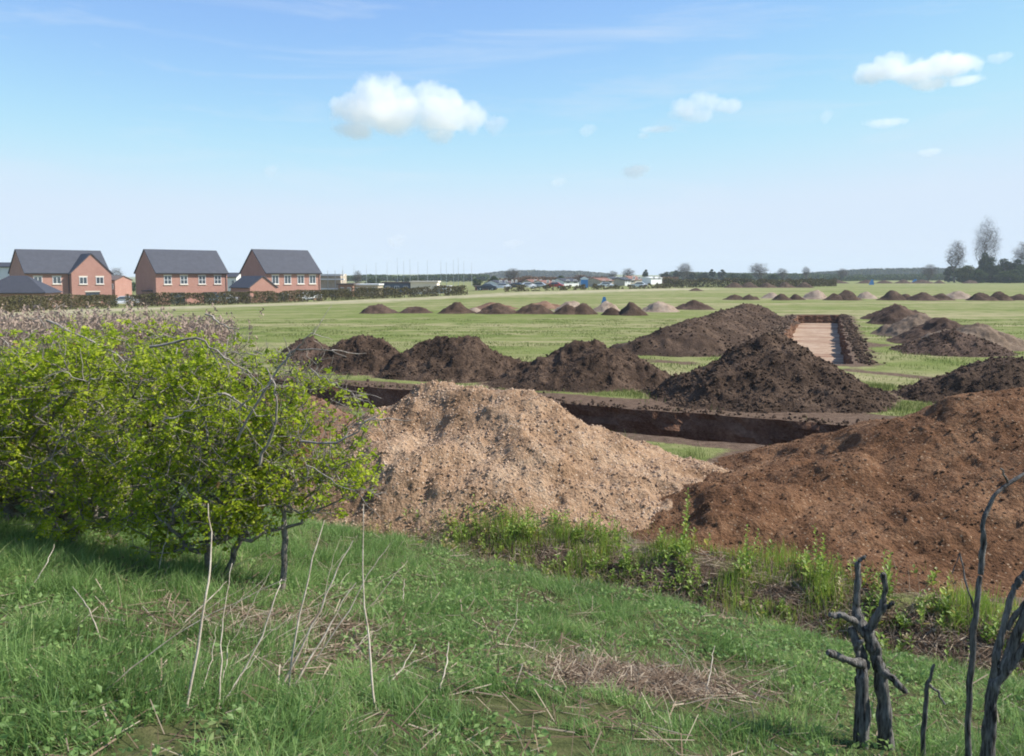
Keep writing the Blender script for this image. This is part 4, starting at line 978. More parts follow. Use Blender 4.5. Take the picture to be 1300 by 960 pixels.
for i, (px, py, a, b, lb) in enumerate([(745, 165, 12, 9, 'tiny round cloud puff right of the largest cloud'), (1122, 156, 26, 7, 'small flat cloud under the long one at the upper right'), (1179, 193, 15, 6, 'tiny flat cloud low at the right'),
      (806, 217, 18, 10, 'faint cloud puff above the middle of the field'), (1049, 147, 8, 10, 'tiny slanting wisp between the streaky and the long cloud'), (708, 231, 11, 7, 'faint tiny puff below the round one'), (343, 216, 10, 9, 'faint small wisp left of the largest cloud'),
      (502, 305, 14, 10, 'low small pale cloud near the horizon behind the poles'), (1268, 73, 16, 8, 'wispy puff at the upper right edge'), (650, 309, 14, 7, 'low faint cloud near the horizon in the centre'), (628, 158, 16, 14, 'small loose puff breaking off the largest cloud')]):
    cloud(lb, [(px, py, a, b), (px+a*.5, py-b*.2, a*.7, b*.7)], 3400+i*60, .012 if i == 3 else .006, .8, 1/45.)

# ------------------------------------------------------------------ houses
HR = R(45)
def gable_mb(x0, x1, y0, y1, ze, zr, axis, z0=0):
    """walls of a gabled block"""
    b = MB()
    if axis == 'x':
        ym = (y0+y1)/2
        b.face([(x0, y0, z0), (x1, y0, z0), (x1, y0, ze), (x0, y0, ze)]); b.face([(x1, y1, z0), (x0, y1, z0), (x0, y1, ze), (x1, y1, ze)])
        b.v.append(np.array([(x0, y1, z0), (x0, y0, z0), (x0, y0, ze), (x0, ym, zr), (x0, y1, ze)])); b.t += [np.array([(0, 1, 2), (0, 2, 4), (2, 3, 4)])+b.n]; b.n += 5
        b.v.append(np.array([(x1, y0, z0), (x1, y1, z0), (x1, y1, ze), (x1, ym, zr), (x1, y0, ze)])); b.t += [np.array([(0, 1, 2), (0, 2, 4), (2, 3, 4)])+b.n]; b.n += 5
    else:
        xm = (x0+x1)/2
        b.face([(x0, y1, z0), (x0, y0, z0), (x0, y0, ze), (x0, y1, ze)]); b.face([(x1, y0, z0), (x1, y1, z0), (x1, y1, ze), (x1, y0, ze)])
        b.v.append(np.array([(x0, y0, z0), (x1, y0, z0), (x1, y0, ze), (xm, y0, zr), (x0, y0, ze)])); b.t += [np.array([(0, 1, 2), (0, 2, 4), (2, 3, 4)])+b.n]; b.n += 5
        b.v.append(np.array([(x1, y1, z0), (x0, y1, z0), (x0, y1, ze), (xm, y1, zr), (x1, y1, ze)])); b.t += [np.array([(0, 1, 2), (0, 2, 4), (2, 3, 4)])+b.n]; b.n += 5
    return b
def roof_mb(x0, x1, y0, y1, ze, zr, axis, ov=.28, th=.14, b=None):
    b = b or MB()
    def slab(A, B, C, D):
        A, B, C, D = map(np.array, (A, B, C, D)); n = np.cross(B-A, D-A).astype(float); n /= np.linalg.norm(n); n *= th
        if n[2] < 0: n = -n
        V = [A, B, C, D, A+n, B+n, C+n, D+n]
        b.add(V, [(0, 3, 2, 1), (4, 5, 6, 7), (0, 1, 5, 4), (1, 2, 6, 5), (2, 3, 7, 6), (3, 0, 4, 7)])
    if axis == 'x':
        ym = (y0+y1)/2; sl_ = (zr-ze)/(ym-y0); e = ze-sl_*ov
        slab((x0-ov*.5, y0-ov, e), (x1+ov*.5, y0-ov, e), (x1+ov*.5, ym, zr), (x0-ov*.5, ym, zr)); slab((x1+ov*.5, y1+ov, e), (x0-ov*.5, y1+ov, e), (x0-ov*.5, ym, zr+.002), (x1+ov*.5, ym, zr+.002))
    else:
        xm = (x0+x1)/2; sl_ = (zr-ze)/(xm-x0); e = ze-sl_*ov
        slab((x0-ov, y1, e), (x0-ov, y0-ov*.5, e), (xm, y0-ov*.5, zr), (xm, y1, zr)); slab((x1+ov, y0-ov*.5, e), (x1+ov, y1, e), (xm, y1, zr+.002), (xm, y0-ov*.5, zr+.002))
    return b
def window(parent, x, z, w_, h_, y=0, frame='white', mull=1, bars=0, sill=True, name='window'):
    """on a wall whose outside faces local -y at depth y; x,z centre"""
    f = MB(); t = .07; d0, d1 = y-.05, y+.02
    x0, x1, z0, z1 = x-w_/2, x+w_/2, z-h_/2, z+h_/2
    f.box(x0, x1, d0, d1, z1-t, z1); f.box(x0, x1, d0, d1, z0, z0+t); f.box(x0, x0+t, d0, d1, z0+t, z1-t); f.box(x1-t, x1, d0, d1, z0+t, z1-t)
    for k in range(mull): 
        c = x0+(x1-x0)*(k+1)/(mull+1); f.box(c-t/2, c+t/2, d0+.005, d1, z0+t, z1-t)
    for k in range(bars):
        c = z0+(z1-z0)*(k+1)/(bars+1); f.box(x0+t, x1-t, d0+.01, d1-.002, c-.025, c+.025)
    o = f.build(name, M[frame], parent)
    p = MB(); p.face([(x0+t*.5, y-.02, z0+t*.5), (x1-t*.5, y-.02, z0+t*.5), (x1-t*.5, y-.02, z1-t*.5), (x0+t*.5, y-.02, z1-t*.5)]); p.build('pane', M['glass'], o)
    if sill:
        s = MB(); s.box(x0-.1, x1+.1, y-.12, y, z0-.13, z0-.004); s.build('sill', M['cream'], o)
        s = MB(); s.box(x0-.1, x1+.1, y-.03, y, z1+.004, z1+.18); s.build('lintel', M['cream'], o)
    return o
def door(parent, x, w_, h_, y=0, mat='darkdoor'):
    d = MB(); d.box(x-w_/2, x+w_/2, y-.04, y+.01, .02, h_); o = d.build('door', M[mat], parent)
    k = MB(); k.box(x+w_*.35, x+w_*.35+.04, y-.1, y-.04, 1.0, 1.15); k.build('handle', M['metal'], o)
def trims(root, x0, x1, y, ze, dp=True):
    g = MB(); g.box(x0-.1, x1+.1, y-.42, y-.30, ze-.30, ze-.18); g.build('gutter', M['gutter'], root)
    if dp:
        p = MB(); p.tube([(x1-.25, y-.06, 0), (x1-.25, y-.06, ze-.3)], .045, 6); p.build('downpipe', M['gutter'], root)
GZ0 = -2.0
def base_at(px, d): return np.array([(px-CX)/F*d, d, GZ0])
def house(name, px, d, label, cat, rz=HR):
    b = base_at(px, d); return tag(empty(name, b, rz), label, cat)
D_ = 8.0; ZE = 5.55; ZR = 9.15
# house 1: long roof with a front gable wing
h1 = house('brick_house', 33, 137, 'leftmost large brick house, slate roof and a projecting front gable with two white windows', 'house')
Wd = 12.9
gable_mb(0, Wd, 0, D_, ZE, ZR, 'x').build('wall', M['brick'], h1); roof_mb(0, Wd, 0, D_, ZE, ZR, 'x').build('roof', M['slate'], h1)
gable_mb(6.6, 12.88, -1.0, 3.6, ZE-.1, 8.55, 'y').build('wing_wall', M['brick'], h1)
roof_mb(6.6, 12.88, -1.0, 3.9, ZE-.1, 8.55, 'y').build('wing_roof', M['slate'], h1)
for x in (1.9, 4.7): window(h1, x, 4.25, 1.25, 1.15)
window(h1, 3.9, 1.55, 1.8, 1.5, frame='darkdoor', mull=2)
for x in (8.4, 11.0): window(h1, x, 4.2, 1.2, 1.15, y=-1.0)
window(h1, 9.8, 1.5, 2.2, 1.6, y=-1.0, frame='darkdoor', mull=2)
trims(h1, 0, 6.5, 0, ZE, False)
p = MB(); p.tube([(6.45, -.1, 0), (6.45, -.1, ZE-.3)], .05, 6); p.build('downpipe', M['gutter'], h1)
# house 2
h2 = house('brick_house', 199, 137, 'middle large brick house, plain slate roof over four small white upper windows', 'house')
Wd = 12.0
gable_mb(0, Wd, 0, D_, ZE, ZR, 'x').build('wall', M['brick'], h2); roof_mb(0, Wd, 0, D_, ZE, ZR, 'x').build('roof', M['slate'], h2)
for x in (1.9, 4.55, 7.6, 10.3): window(h2, x, 4.3, 1.2, 1.35, bars=1)
for x in (3.5, 9.0): window(h2, x, 1.35, 2.3, 1.9, frame='darkdoor', mull=2, sill=False)
trims(h2, 0, Wd, 0, ZE)
# lean-to canopy on the gable side of house 2
c = MB(); c.box(-.9, 0, 1.2, 3.6, 2.5, 2.65); c.build('porch_canopy', M['slate_dk'], h2); c = MB(); c.box(-.8, -.02, 1.3, 3.5, 0, 2.5); c.build('porch', M['brick_dark'], h2)
# house 3
h3 = house('brick_house', 338, 137, 'right-hand large brick house with white patio doors behind the small brick garage', 'house')
Wd = 10.0
gable_mb(0, Wd, 0, D_, ZE, ZR, 'x').build('wall', M['brick'], h3); roof_mb(0, Wd, 0, D_, ZE, ZR, 'x').build('roof', M['slate'], h3)
for x in (1.7, 3.9, 6.3, 8.5): window(h3, x, 4.35, 1.2, 1.35)
window(h3, 3.1, 1.5, 1.8, 1.5, sill=False, mull=1); window(h3, 7.5, 1.2, 1.9, 2.1, sill=False, mull=1)
trims(h3, 0, Wd, 0, ZE)
# garage in front of house 3 (its gable faces the field)
g3 = house('brick_garage', 318, 129, 'small brick garage with gabled slate roof in front of the right-hand house', 'garage')
gable_mb(0, 4.3, 0, 6, 3.3, 4.85, 'y').build('wall', M['brick'], g3); roof_mb(0, 4.3, 0, 6, 3.3, 4.85, 'y').build('roof', M['slate'], g3)
door(g3, 3.3, .9, 2.05)
# garage at the far left with a hipped roof
g1 = house('brick_garage', -30, 112, 'low brick garage with hipped slate roof at the left edge before the leftmost house', 'garage', R(12))
b = MB(); b.box(0, 8.2, 0, 7, 0, 2.75); b.build('wall', M['brick'], g1)
b = MB(); o_ = .3; x0, x1, y0, y1, ze, zr = -o_, 8.2+o_, -o_, 7+o_, 2.7, 5.0; ym = 3.5
b.v.append(np.array([(x0, y0, ze), (x1, y0, ze), (x1, y1, ze), (x0, y1, ze), (x0+3.2, ym, zr), (x1-3.4, ym, zr)])); b.q.append(np.array([(0, 1, 5, 4), (2, 3, 4, 5), (0, 3, 2, 1)])); b.t.append(np.array([(1, 2, 5), (3, 0, 4)])); b.n = 6
b.build('roof', M['slate_dk'], g1); window(g1, 7.3, 1.7, .9, 1.2, frame='darkdoor', sill=False); trims(g1, 0, 8.2, 0, 2.95, False)
# white rendered house and pale brick house behind
def simple_house(px0, px1, ytop, ywall, d, wall, roof, label, zb=GZ0, depth=7, nwin=2, name='house', cat='house', rz=0.0, wz=None):
    x0 = (px0-CX)/F*d; W_ = (px1-px0)/F*d/math.cos(rz); zr = 3+(HOR-ytop)/F*d-zb; ze = 3+(HOR-ywall)/F*d-zb
    o = tag(empty(name, (x0, d, zb), rz), label, cat)
    gable_mb(0, W_, 0, depth, ze, zr, 'x').build('wall', M[wall], o); roof_mb(0, W_, 0, depth, ze, zr, 'x').build('roof', M[roof], o)
    for k in range(nwin): window(o, W_*(k+.5)/nwin, wz or max(.9, ze-1.1), min(1.3, W_/nwin*.45), 1.0, sill=False)
    return o
simple_house(-25, 16, 334, 339, 150, 'whiterender', 'slate_dk', 'white rendered house showing between the hipped garage and the leftmost house', depth=5, nwin=1)
simple_house(131, 147, 351, 356, 158, 'brick', 'tile_brown', 'low brick house peeping out behind the right end of the leftmost house')
simple_house(284, 301, 347, 352, 175, 'whiterender', 'slate_dk', 'white banded house in the gap left of the right-hand brick house', depth=5)
# fence between houses 2 and 3
f = empty('timber_fence', base_at(287, 150), HR*.2); tag(f, 'low brown timber fence in the gap between two brick houses', 'fence')
m = MB(); [m.box(k*.16, k*.16+.145, 0, .02, .1, 2.0) for k in range(20)]; m.build('panel', M['timber'], f)
for k in range(3):
    m = MB(); m.box(k*1.55-.05, k*1.55+.05, .025, .12, 0, 2.1); m.build('post', M['timber'], f)

# building site: scaffolded white houses, low sheds
def flat_block(name, px0, px1, ytop, d, wall, roof, label, cat, zb=-1.2, depth=6, nwin=3):
    x0 = (px0-CX)/F*d; W_ = (px1-px0)/F*d; zt = 3+(HOR-ytop)/F*d-zb
    o = tag(empty(name, (x0, d, zb), 0), label, cat); m = MB(); m.box(0, W_, 0, depth, 0, zt-.25); m.build('wall', M[wall], o)
    m = MB(); m.box(-.25, W_+.25, -.25, depth+.25, zt-.245, zt); m.build('roof', M[roof], o)
    for k in range(nwin): window(o, W_*(k+.5)/nwin, (zt-.25)*.62, min(1.4, W_/nwin*.5), 1.0, sill=False)
    return o
sc = tag(empty('unfinished_house', ((405-CX)/F*165, 165, -1.6)), 'half-built pale house wrapped in scaffolding right of the brick houses', 'house')
m = MB(); m.box(0, 4.2, 0, 6, 0, 4.9); m.build('wall', M['stonewall'], sc)
for z in (2.0, 3.8, 4.6):
    m = MB(); m.box(-.9, 5.0, -1.1, -.3, z, z+.22); m.build('scaffold_deck', M['white'], sc)
for x in (-.8, .6, 2.0, 3.4, 4.8):
    m = MB(); m.tube([(x, -1.12, 0), (x, -1.12, 5.6)], .05, 5); m.build('scaffold_pole', M['metal'], sc)
flat_block('site_shed', 430, 448, 360, 160, 'brick_dark', 'tile_brown', 'brown flat-roofed site building left of the white-topped one', 'shed', nwin=2)
flat_block('site_shed', 449, 480, 360.5, 162, 'stonewall', 'white', 'pale site building with white flat roof beyond the hedge', 'shed')
flat_block('site_shed', 487, 521, 358, 170, 'bluegrey', 'tile_brown', 'blue-grey clad building with brown roof edge left of the cream wall', 'shed')
flat_block('site_shed', 521.5, 555, 357, 166, 'cream', 'cream', 'long cream walled building beyond the right end of the hedge', 'shed', nwin=0)
flat_block('site_shed', 555.5, 570, 363, 166, 'whiterender', 'white', 'low white annex at the right end of the cream building', 'shed', nwin=1)
flat_block('site_shed', 603, 630, 363, 190, 'brick_dark', 'tile_brown', 'low dark reddish shed right of the hedge end', 'shed', zb=-.6, nwin=2)

# village beyond the field
V_ = [(632, 646, 361, 364, 'whiterender', 'slate_dk', 'white cottage beside the low dark reddish shed'), (648, 658, 362, 365, 'whiterender', 'tile_brown', 'small white cottage second from the shed'),
 (676, 690, 360, 363.5, 'stonewall', 'tile_red', 'stone cottage with red roof under the wooded hill'), (692, 706, 361, 364.5, 'cream', 'tile_red', 'cream cottage with red roof left of the pale grey houses'),
 (716, 736, 358.5, 362, 'whiterender', 'slate_dk', 'pale grey-roofed house just left of the blue shed'), (751, 762, 355, 358.5, 'whiterender', 'slate_dk', 'small white house high behind the blue shed'),
 (762, 780, 358, 361, 'stonewall', 'tile_red', 'stone house with pinkish roof between two white ones'), (780, 792, 353, 357, 'whiterender', 'slate', 'white house below the bare tree in the village'),
 (793, 801, 354, 357, 'whiterender', 'slate', 'narrow white house right of the one below the bare tree'), (801, 816, 352, 357, 'cream', 'tile_red', 'cream house with wide gable left of the dark round evergreen'),
 (826, 842, 353.2, 354.8, 'white', 'white', 'long low white building at the right end of the village'), (792, 808, 358.5, 361, 'stonewall', 'tile_brown', 'stone cottage low behind the hedge near the right end of the village')]
for i, (a, b, yt, yw, wl, rf, lb) in enumerate(V_):
    yt, yw = (yt-4.6, yw-4.4) if yt > 356 else (yt-1.2, yw-1.6)
    simple_house(a, b, yt, yw, 235+(i % 3)*14 if yt > 352.2 else 290+(i % 3)*15, wl, rf, lb, zb=-.4, depth=6, nwin=2, rz=.65, name='cottage', wz=1.7 if yt > 352.2 else 2.6)
o = tag(empty('blue_shed', (at(742, 350, 215)[0]-.8, 215, -.1)), 'tall blue shed with white top in the village', 'shed')
m = MB(); m.box(0, 1.7, 0, 1.7, 0, 2.1); m.build('wall', M['blue'], o); m = gable_mb(-.1, 1.8, -.1, 1.8, .25, .75, 'y'); m.v = [v+np.array([0, 0, 2.1]) for v in m.v]; m.build('roof', M['white'], o)
m = MB(); m.box(.4, 1.3, -.03, 0, .05, 1.9); m.build('door', M['blue'], o)

# ------------------------------------------------------------------ parked cars
def car(px, d, paint, label, rz=0, z=None, group='cars parked beyond the field hedge'):
    x = (px-CX)/F*d; z = float(H(x, d)) if z is None else z
    o = tag(empty('parked_car', (x, d, z), rz), label, 'car', group)
    prof = [(-2.1, .35), (-2.12, .75), (-1.95, .92), (-1.2, 1.0), (-.55, 1.42), (.75, 1.45), (1.45, 1.02), (2.0, .9), (2.1, .6), (2.08, .35)]
    n = len(prof); m = MB(); V = [(a, -.85 if b < 1.01 else -.66, b) for a, b in prof]+[(a, .85 if b < 1.01 else .66, b) for a, b in prof]
    m.v.append(np.array(V)); m.q.append(np.array([(i, (i+1) % n, n+(i+1) % n, n+i) for i in range(n)]))
    tr = [(0, i, i+1) for i in range(1, n-1)]; m.t.append(np.array(tr+[(n+c, n+b, n+a) for a, b, c in tr])); m.n = 2*n; m.build('body', M['car_'+paint], o, False)
    for sy in (-1, 1):
        g = MB(); y0, y1 = sy*.845, sy*.69; g.face([(-1.0, y0, 1.03), (1.2, y0, 1.03), (.68, y1, 1.37), (-.5, y1, 1.37)]); g.build('side_window', M['glass'], o)
    for sx in (-1.3, 1.3):
        for sy in (-.86, .70):
            a = np.linspace(0, 2*math.pi, 15)[:-1]; w_ = MB(); w_.tube([(sx, sy, .33), (sx, sy+.17, .33)], .33, 14); wo_ = w_.build('wheel', M['tyre'], o)
            r_ = MB(); r_.tube([(sx, sy-.01, .33), (sx, sy+.18, .33)], .2, 10); r_.build('rim', M['metal'], wo_)
    return o
for a in [(158, 122, 'white', 'white car parked between the leftmost and the middle brick house', .3), (393, 134, 'white', 'white car parked before the right-hand brick house', .9), (282, 118, 'silver', 'silver car showing over the hedge below the middle brick house', .1)]:
    car(a[0], a[1]+6, a[2], a[3], a[4], z=float(H((a[0]-CX)/F*a[1], a[1]))-.75 if False else None)
for i, (px, p_, lb) in enumerate([(618, 'dark', 'dark car beside the low reddish shed'), (637, 'white', 'white car left of the first cottage row'), (655, 'dark', 'dark car between two white cars by the hedge end'), (669, 'white', 'white car in front of the stone cottage'), (684, 'silver', 'silver car below the red-roofed cottages'), (704, 'red', 'red car beneath the cream cottage'), (768, 'white', 'white car right of the blue shed'), (811, 'white', 'white car below the cream gabled house')]):
    car(px, 186+i*4, p_, lb, r.uniform(-.4, .4), group='cars parked in front of the village')

# ------------------------------------------------------------------ hedges
def hedge(pts, hgt, wid2, mat, label, n_per=110, size=.16, rag=.35, seed=0, gaps=.25, group=None, name='hedge'):
    """pts: world xy line"""
    r = np.random.default_rng(seed); P = np.array(pts, float); L = np.concatenate([[0], np.cumsum(np.linalg.norm(np.diff(P, axis=0), axis=1))]); n = int(L[-1]*n_per)
    t = r.uniform(0, L[-1], n); X = np.interp(t, L, P[:, 0]); Y = np.interp(t, L, P[:, 1])
    top = hgt*(1-rag+rag*2*fbm(t*.35, t*0+seed, seed, 4, .6)); f = r.uniform(0, 1, n)**.8
    w_ = wid2*(1-.5*f)*r.normal(0, .5, n); ok = fbm(t*.8, f*2+3, seed+1, 3) > gaps; 
    C = np.column_stack([X+w_*.3, Y+w_, H(X, Y)+f*top])[ok]; n = len(C)
    V, Q = quads(C, r.uniform(size*.6, size*1.3, n), r, -.3, 1.6); o0 = np.array([P[:, 0].mean(), P[:, 1].mean(), float(H(P[:, 0].mean(), P[:, 1].mean()))])
    rn = np.clip(fbm(t[ok]*.5, f[ok]*1.5, seed+2, 3)+r.normal(0, .18, n), 0, 1)
    root = tag(empty(name, o0), label, 'hedge', group)
    mk('foliage', V-o0, Q, M[mat], root, {'rnd': np.repeat(rn, 4)})
    m = MB(); ns = int(L[-1]/1.1)
    for tt in r.uniform(0, L[-1], min(ns, 90)):
        x, y = np.interp(tt, L, P[:, 0]), np.interp(tt, L, P[:, 1]); z = float(H(x, y)); m.tube(np.array([(x, y, z-.05), (x+r.normal(0, .15), y, z+hgt*.5), (x+r.normal(0, .3), y, z+hgt*.95)])-o0, [.05, .035, .012], 4, False)
    m.build('stems', M['bark_far'], root)
    return root
L1 = [gxy(a, b) for a, b in [(-80, 402), (60, 394), (147, 391)]]; L2 = [gxy(a, b) for a, b in [(160, 390), (280, 387), (430, 381.5)]]; L3 = [gxy(a, b) for a, b in [(430, 381.2), (520, 377.5), (594, 374.5)]]
hedge(L1, 1.55, .7, 'hedge_leaf', 'trimmed olive-brown hedge in front of the leftmost brick house', 560, .13, .14, 5, .27)
hedge(L2, 1.6, .7, 'hedge_leaf', 'trimmed brown hedge in front of the middle and right-hand brick houses', 560, .13, .16, 6, .29)
hedge(L3, 1.75, .8, 'hedge_leaf', 'rougher brown hedge with gaps in front of the building site', 480, .14, .28, 7, .31)
hedge([gxy(640, 371), gxy(745, 368), gxy(880, 365.5)], 1.0, .6, 'hedge_leaf', 'thin broken hedge in front of the village', 120, .2, .7, 8, .45)
hedge([gxy(842, 364.5), gxy(960, 365), gxy(1062, 363.5)], 2.1, 1.2, 'hedge_leaf', 'tall brown bare hedge across the right middle of the far field edge', 230, .24, .35, 9, .2)
hedge([gxy(1050, 357.5), gxy(1120, 356.2), gxy(1190, 356.2)], 1.6, 1.2, 'hedge_green', 'low dark green hedge before the far dark wood on the right', 90, .5, .5, 10, .3)

# ------------------------------------------------------------------ far woods and hills
def hill(px0, px1, ytop, D, label_z=0, name='hills', seed=0):
    n = 60; k = 10; xs = np.linspace(px0, px1, n); V = []
    for j in range(k):
        f = j/(k-1)
        for i, px in enumerate(xs):
            u = i/(n-1); e = math.sin(math.pi*u)**.6; x = (px-CX)/F*D*(1+.2*f); zt = (3+(HOR-ytop)/F*D)*e*math.sin(math.pi*min(1, f*1.0))*(.9+.2*fbm(np.array([u*5+seed]), np.array([f*2]), seed, 3)[0])
            V.append((x, D*(.9+.35*f), max(-.5, zt)-.3))
    i, j = np.meshgrid(np.arange(n-1), np.arange(k-1)); b = (j*n+i).ravel(); Q = np.stack([b, b+1, b+n+1, b+n], 1)
    return tag(mk(name, np.array(V), Q, M['ground'], smooth_=True), kind='structure')
hill(380, 900, 347.5, 1700, seed=2)
hill(900, 1500, 349, 2000, seed=5)
def wood(px0, px1, ytops, D, mat, label, n, size, depth=60, seed=0, zb=0):
    r = np.random.default_rng(seed); px = r.uniform(px0, px1, n); Y = D+r.uniform(0, depth, n)
    u = (px-px0)/(px1-px0); yt = np.interp(u, np.linspace(0, 1, len(ytops)), ytops)
    X = (px-CX)/F*Y; hgt = (3+(HOR-yt)/F*Y)-zb
    nz = fbm(X*.06+seed, Y*.06, seed, 4, .6); top = hgt*(.68+.55*nz)
    f = r.uniform(0, 1, n)**.7; C = np.column_stack([X, Y, zb+top*f]); V, Q = quads(C, size*r.uniform(.6, 1.4, n), r, 0, 1.2)
    rn = np.clip(.5+(nz-.5)*1.2+r.normal(0, .17, n), 0, 1)
    return tag(mk('far_wood', V, Q, M[mat], None, {'rnd': np.repeat(rn, 4)}), label, 'wood', None, 'stuff')
wood(600, 775, [350, 346, 344.5, 344.5, 345.5, 349], 1100, 'wood_far', 'hazy grey-green wood on the hill behind the village', 16000, 3.6, 200, 1)
wood(430, 620, [352, 350, 351, 350, 349, 349.5], 520, 'hedge_green', 'low green treeline behind the building site', 9000, 1.6, 40, 2)
wood(620, 860, [356, 352, 353, 352, 354, 353], 330, 'russet', 'russet and brown scrub behind the village', 9000, .9, 40, 3)
wood(850, 1070, [346, 347, 348, 348.5, 349], 600, 'hedge_green', 'dark distant treeline behind the brown hedge', 12000, 1.7, 60, 4)
wood(1020, 1330, [347, 343, 341.5, 341, 341, 342], 900, 'ever', 'long dark conifer wood along the horizon on the right', 22000, 2.0, 120, 5)
wood(1040, 1230, [350.5, 350, 349, 348.5], 560, 'hedge_green', 'lighter green belt of trees in front of the long dark wood', 9000, 1.5, 40, 6)
wood(120, 175, [360, 357, 359], 260, 'hedge_green', 'green shrubs between the leftmost and the middle house', 2600, .6, 15, 7, -1.8)

# ------------------------------------------------------------------ single trees
def bare_tree(seed, h=10., cw=3.2, trunk=.25, n=260, ivy=False):
    r = np.random.default_rng(seed); root = empty('bare_tree', (0, 0, 0)); p = Plant(r, (0, 0, -.2), .35, .35); p.path(0, np.array([r.normal(0, .2), 0, h*.3]))
    T = in_ell(r, n, (0, 0, h*.62), (cw*.5, cw*.5, h*.4)); p.grow(T, .5)
    m = MB(); p.skin(m, .022, trunk, 4, .55); m.build('trunk', M['bark_far'], root)
    A = np.array(p.tips); C = np.array(p.P)[A]; k = 10; C = np.repeat(C, k, 0)+r.normal(0, h*.035, (len(C)*k, 3))+np.array([0, 0, h*.02]); V, Q = quads(C, h*.045, r, -.6, 1.5)
    # slender twigs: thin long quads
    V = V.reshape(-1, 4, 3); c = V.mean(1, keepdims=True); ax_ = V[:, 2]-V[:, 0]; sd_ = V[:, 1]-V[:, 3]; th_ = .013
    sdn = sd_/(np.linalg.norm(sd_, axis=1)[:, None]+1e-9)*th_
    V = np.stack([c[:, 0]-ax_*.7, c[:, 0]+sdn, c[:, 0]+ax_*.7, c[:, 0]-sdn], 1).reshape(-1, 3)
    mk('crown', V, Q, M['russet_twig'], root, {'rnd': np.repeat(r.uniform(0, 1, len(V)//4), 4)}); return root
M['russet_twig'] = leaf_mat('grey_twig', [(0, (.07, .06, .05)), (.5, (.11, .095, .08)), (1, (.16, .135, .115))], .1, .9, .1)
def leafy_tree(seed, mat, h=8., cw=5., trunk=.2, n=6500, size=.30, low=.02):
    r = np.random.default_rng(seed); root = empty('leafy_tree', (0, 0, 0)); p = Plant(r, (0, 0, -.2), .5, .3); p.path(0, np.array([0, 0, h*.25])); T = in_ell(r, 40, (0, 0, h*.58), (cw*.4, cw*.4, h*.34)); p.grow(T, .4)
    m = MB(); p.skin(m, .03, trunk, 5, .55); m.build('trunk', M['bark_far'], root)
    nb = 26; bc = in_ell(r, nb, (0, 0, h*.48), (cw*.36, cw*.36, h*.42)); bc[:5, 2] = h*.12; br = r.uniform(.14, .24, nb)*cw; q = r.integers(0, nb, n); d = r.normal(size=(n, 3)); d /= np.linalg.norm(d, axis=1)[:, None]
    C = bc[q]+d*(br[q]*r.uniform(.4, 1.08, n))[:, None]; C[:, 2] = np.maximum(C[:, 2], h*low); V, Q = quads(C, size*r.uniform(.6, 1.3, n), r, 0, 1.3)
    rn = np.clip(r.uniform(.25, .75, nb)[q]+r.normal(0, .15, n), 0, 1); mk('crown', V, Q, M[mat], root, {'rnd': np.repeat(rn, 4)}); return root
PROT = {}
def tree(kind, px, d, ytop, wpx, label, group='trees along the far field edge', zb=None):
    x = (px-CX)/F*d; z = float(H(x, d)) if zb is None else zb; h = 3+(HOR-ytop)/F*d-z; w_ = wpx/F*d
    if kind not in PROT:
        o = {'bare': lambda: bare_tree(3), 'bare2': lambda: bare_tree(8), 'ever': lambda: leafy_tree(4, 'ever'), 'ever2': lambda: leafy_tree(5, 'ever', cw=3.5), 'olive': lambda: leafy_tree(6, 'olive'), 'green': lambda: leafy_tree(9, 'hedge_green'), 'russet': lambda: leafy_tree(12, 'russet', n=2600)}[kind]()
        PROT[kind] = o
    else: o = copy_tree(PROT[kind])
    hh, cc = (10., 3.2) if kind.startswith('bare') else (8., 3.5 if kind == 'ever2' else 5.)
    o.location = (x, d, z); o.scale = (w_/cc*.95, w_/cc*.95, h/hh); o.rotation_euler = (0, 0, (px*1.7) % 6.28)
    o.name = 'bare_tree' if kind.startswith('bare') else 'leafy_tree'
    return tag(o, label, 'tree', group)
# right-hand clump
big = bare_tree(17, 26., 10.0, .4, 640); big.location = (*at(1251, 352, 380)[:2], 0); big.scale = (1, 1, 1.03); tag(big, 'tallest bare fan-shaped tree on the horizon at the right', 'tree', 'trees along the far field edge')
for a in [('bare', 1211, 375, 307, 22, 'smaller bare tree left of the tallest one'), ('bare2', 1297, 370, 308, 26, 'bare tree at the right edge of the picture'), ('bare', 1178, 400, 336, 18, 'faint bare shrub-like tree left of the right-hand clump'),
 ('ever', 1249, 372, 317, 24, 'dark ivy-covered crown at the base of the tallest bare tree'), ('olive', 1224, 360, 333, 34, 'budding light green bush in front of the smaller bare tree'), ('ever', 1256, 358, 331, 30, 'dark evergreen below the tallest bare tree'), ('ever', 1272, 366, 326, 34, 'broad dark evergreen right of the tallest bare tree'),
 ('ever2', 1288, 362, 328, 22, 'dark evergreen second from the right edge'), ('green', 1302, 356, 332, 30, 'dark green tree cut by the right edge'), ('green', 1240, 350, 340, 26, 'green shrub low in front of the dark evergreens'), ('ever2', 1203, 395, 337, 14, 'dark small evergreen at the left end of the right-hand clump'),
 ('green', 1280, 345, 341, 34, 'low dark shrub at the foot of the broad evergreen')]: tree(*a)
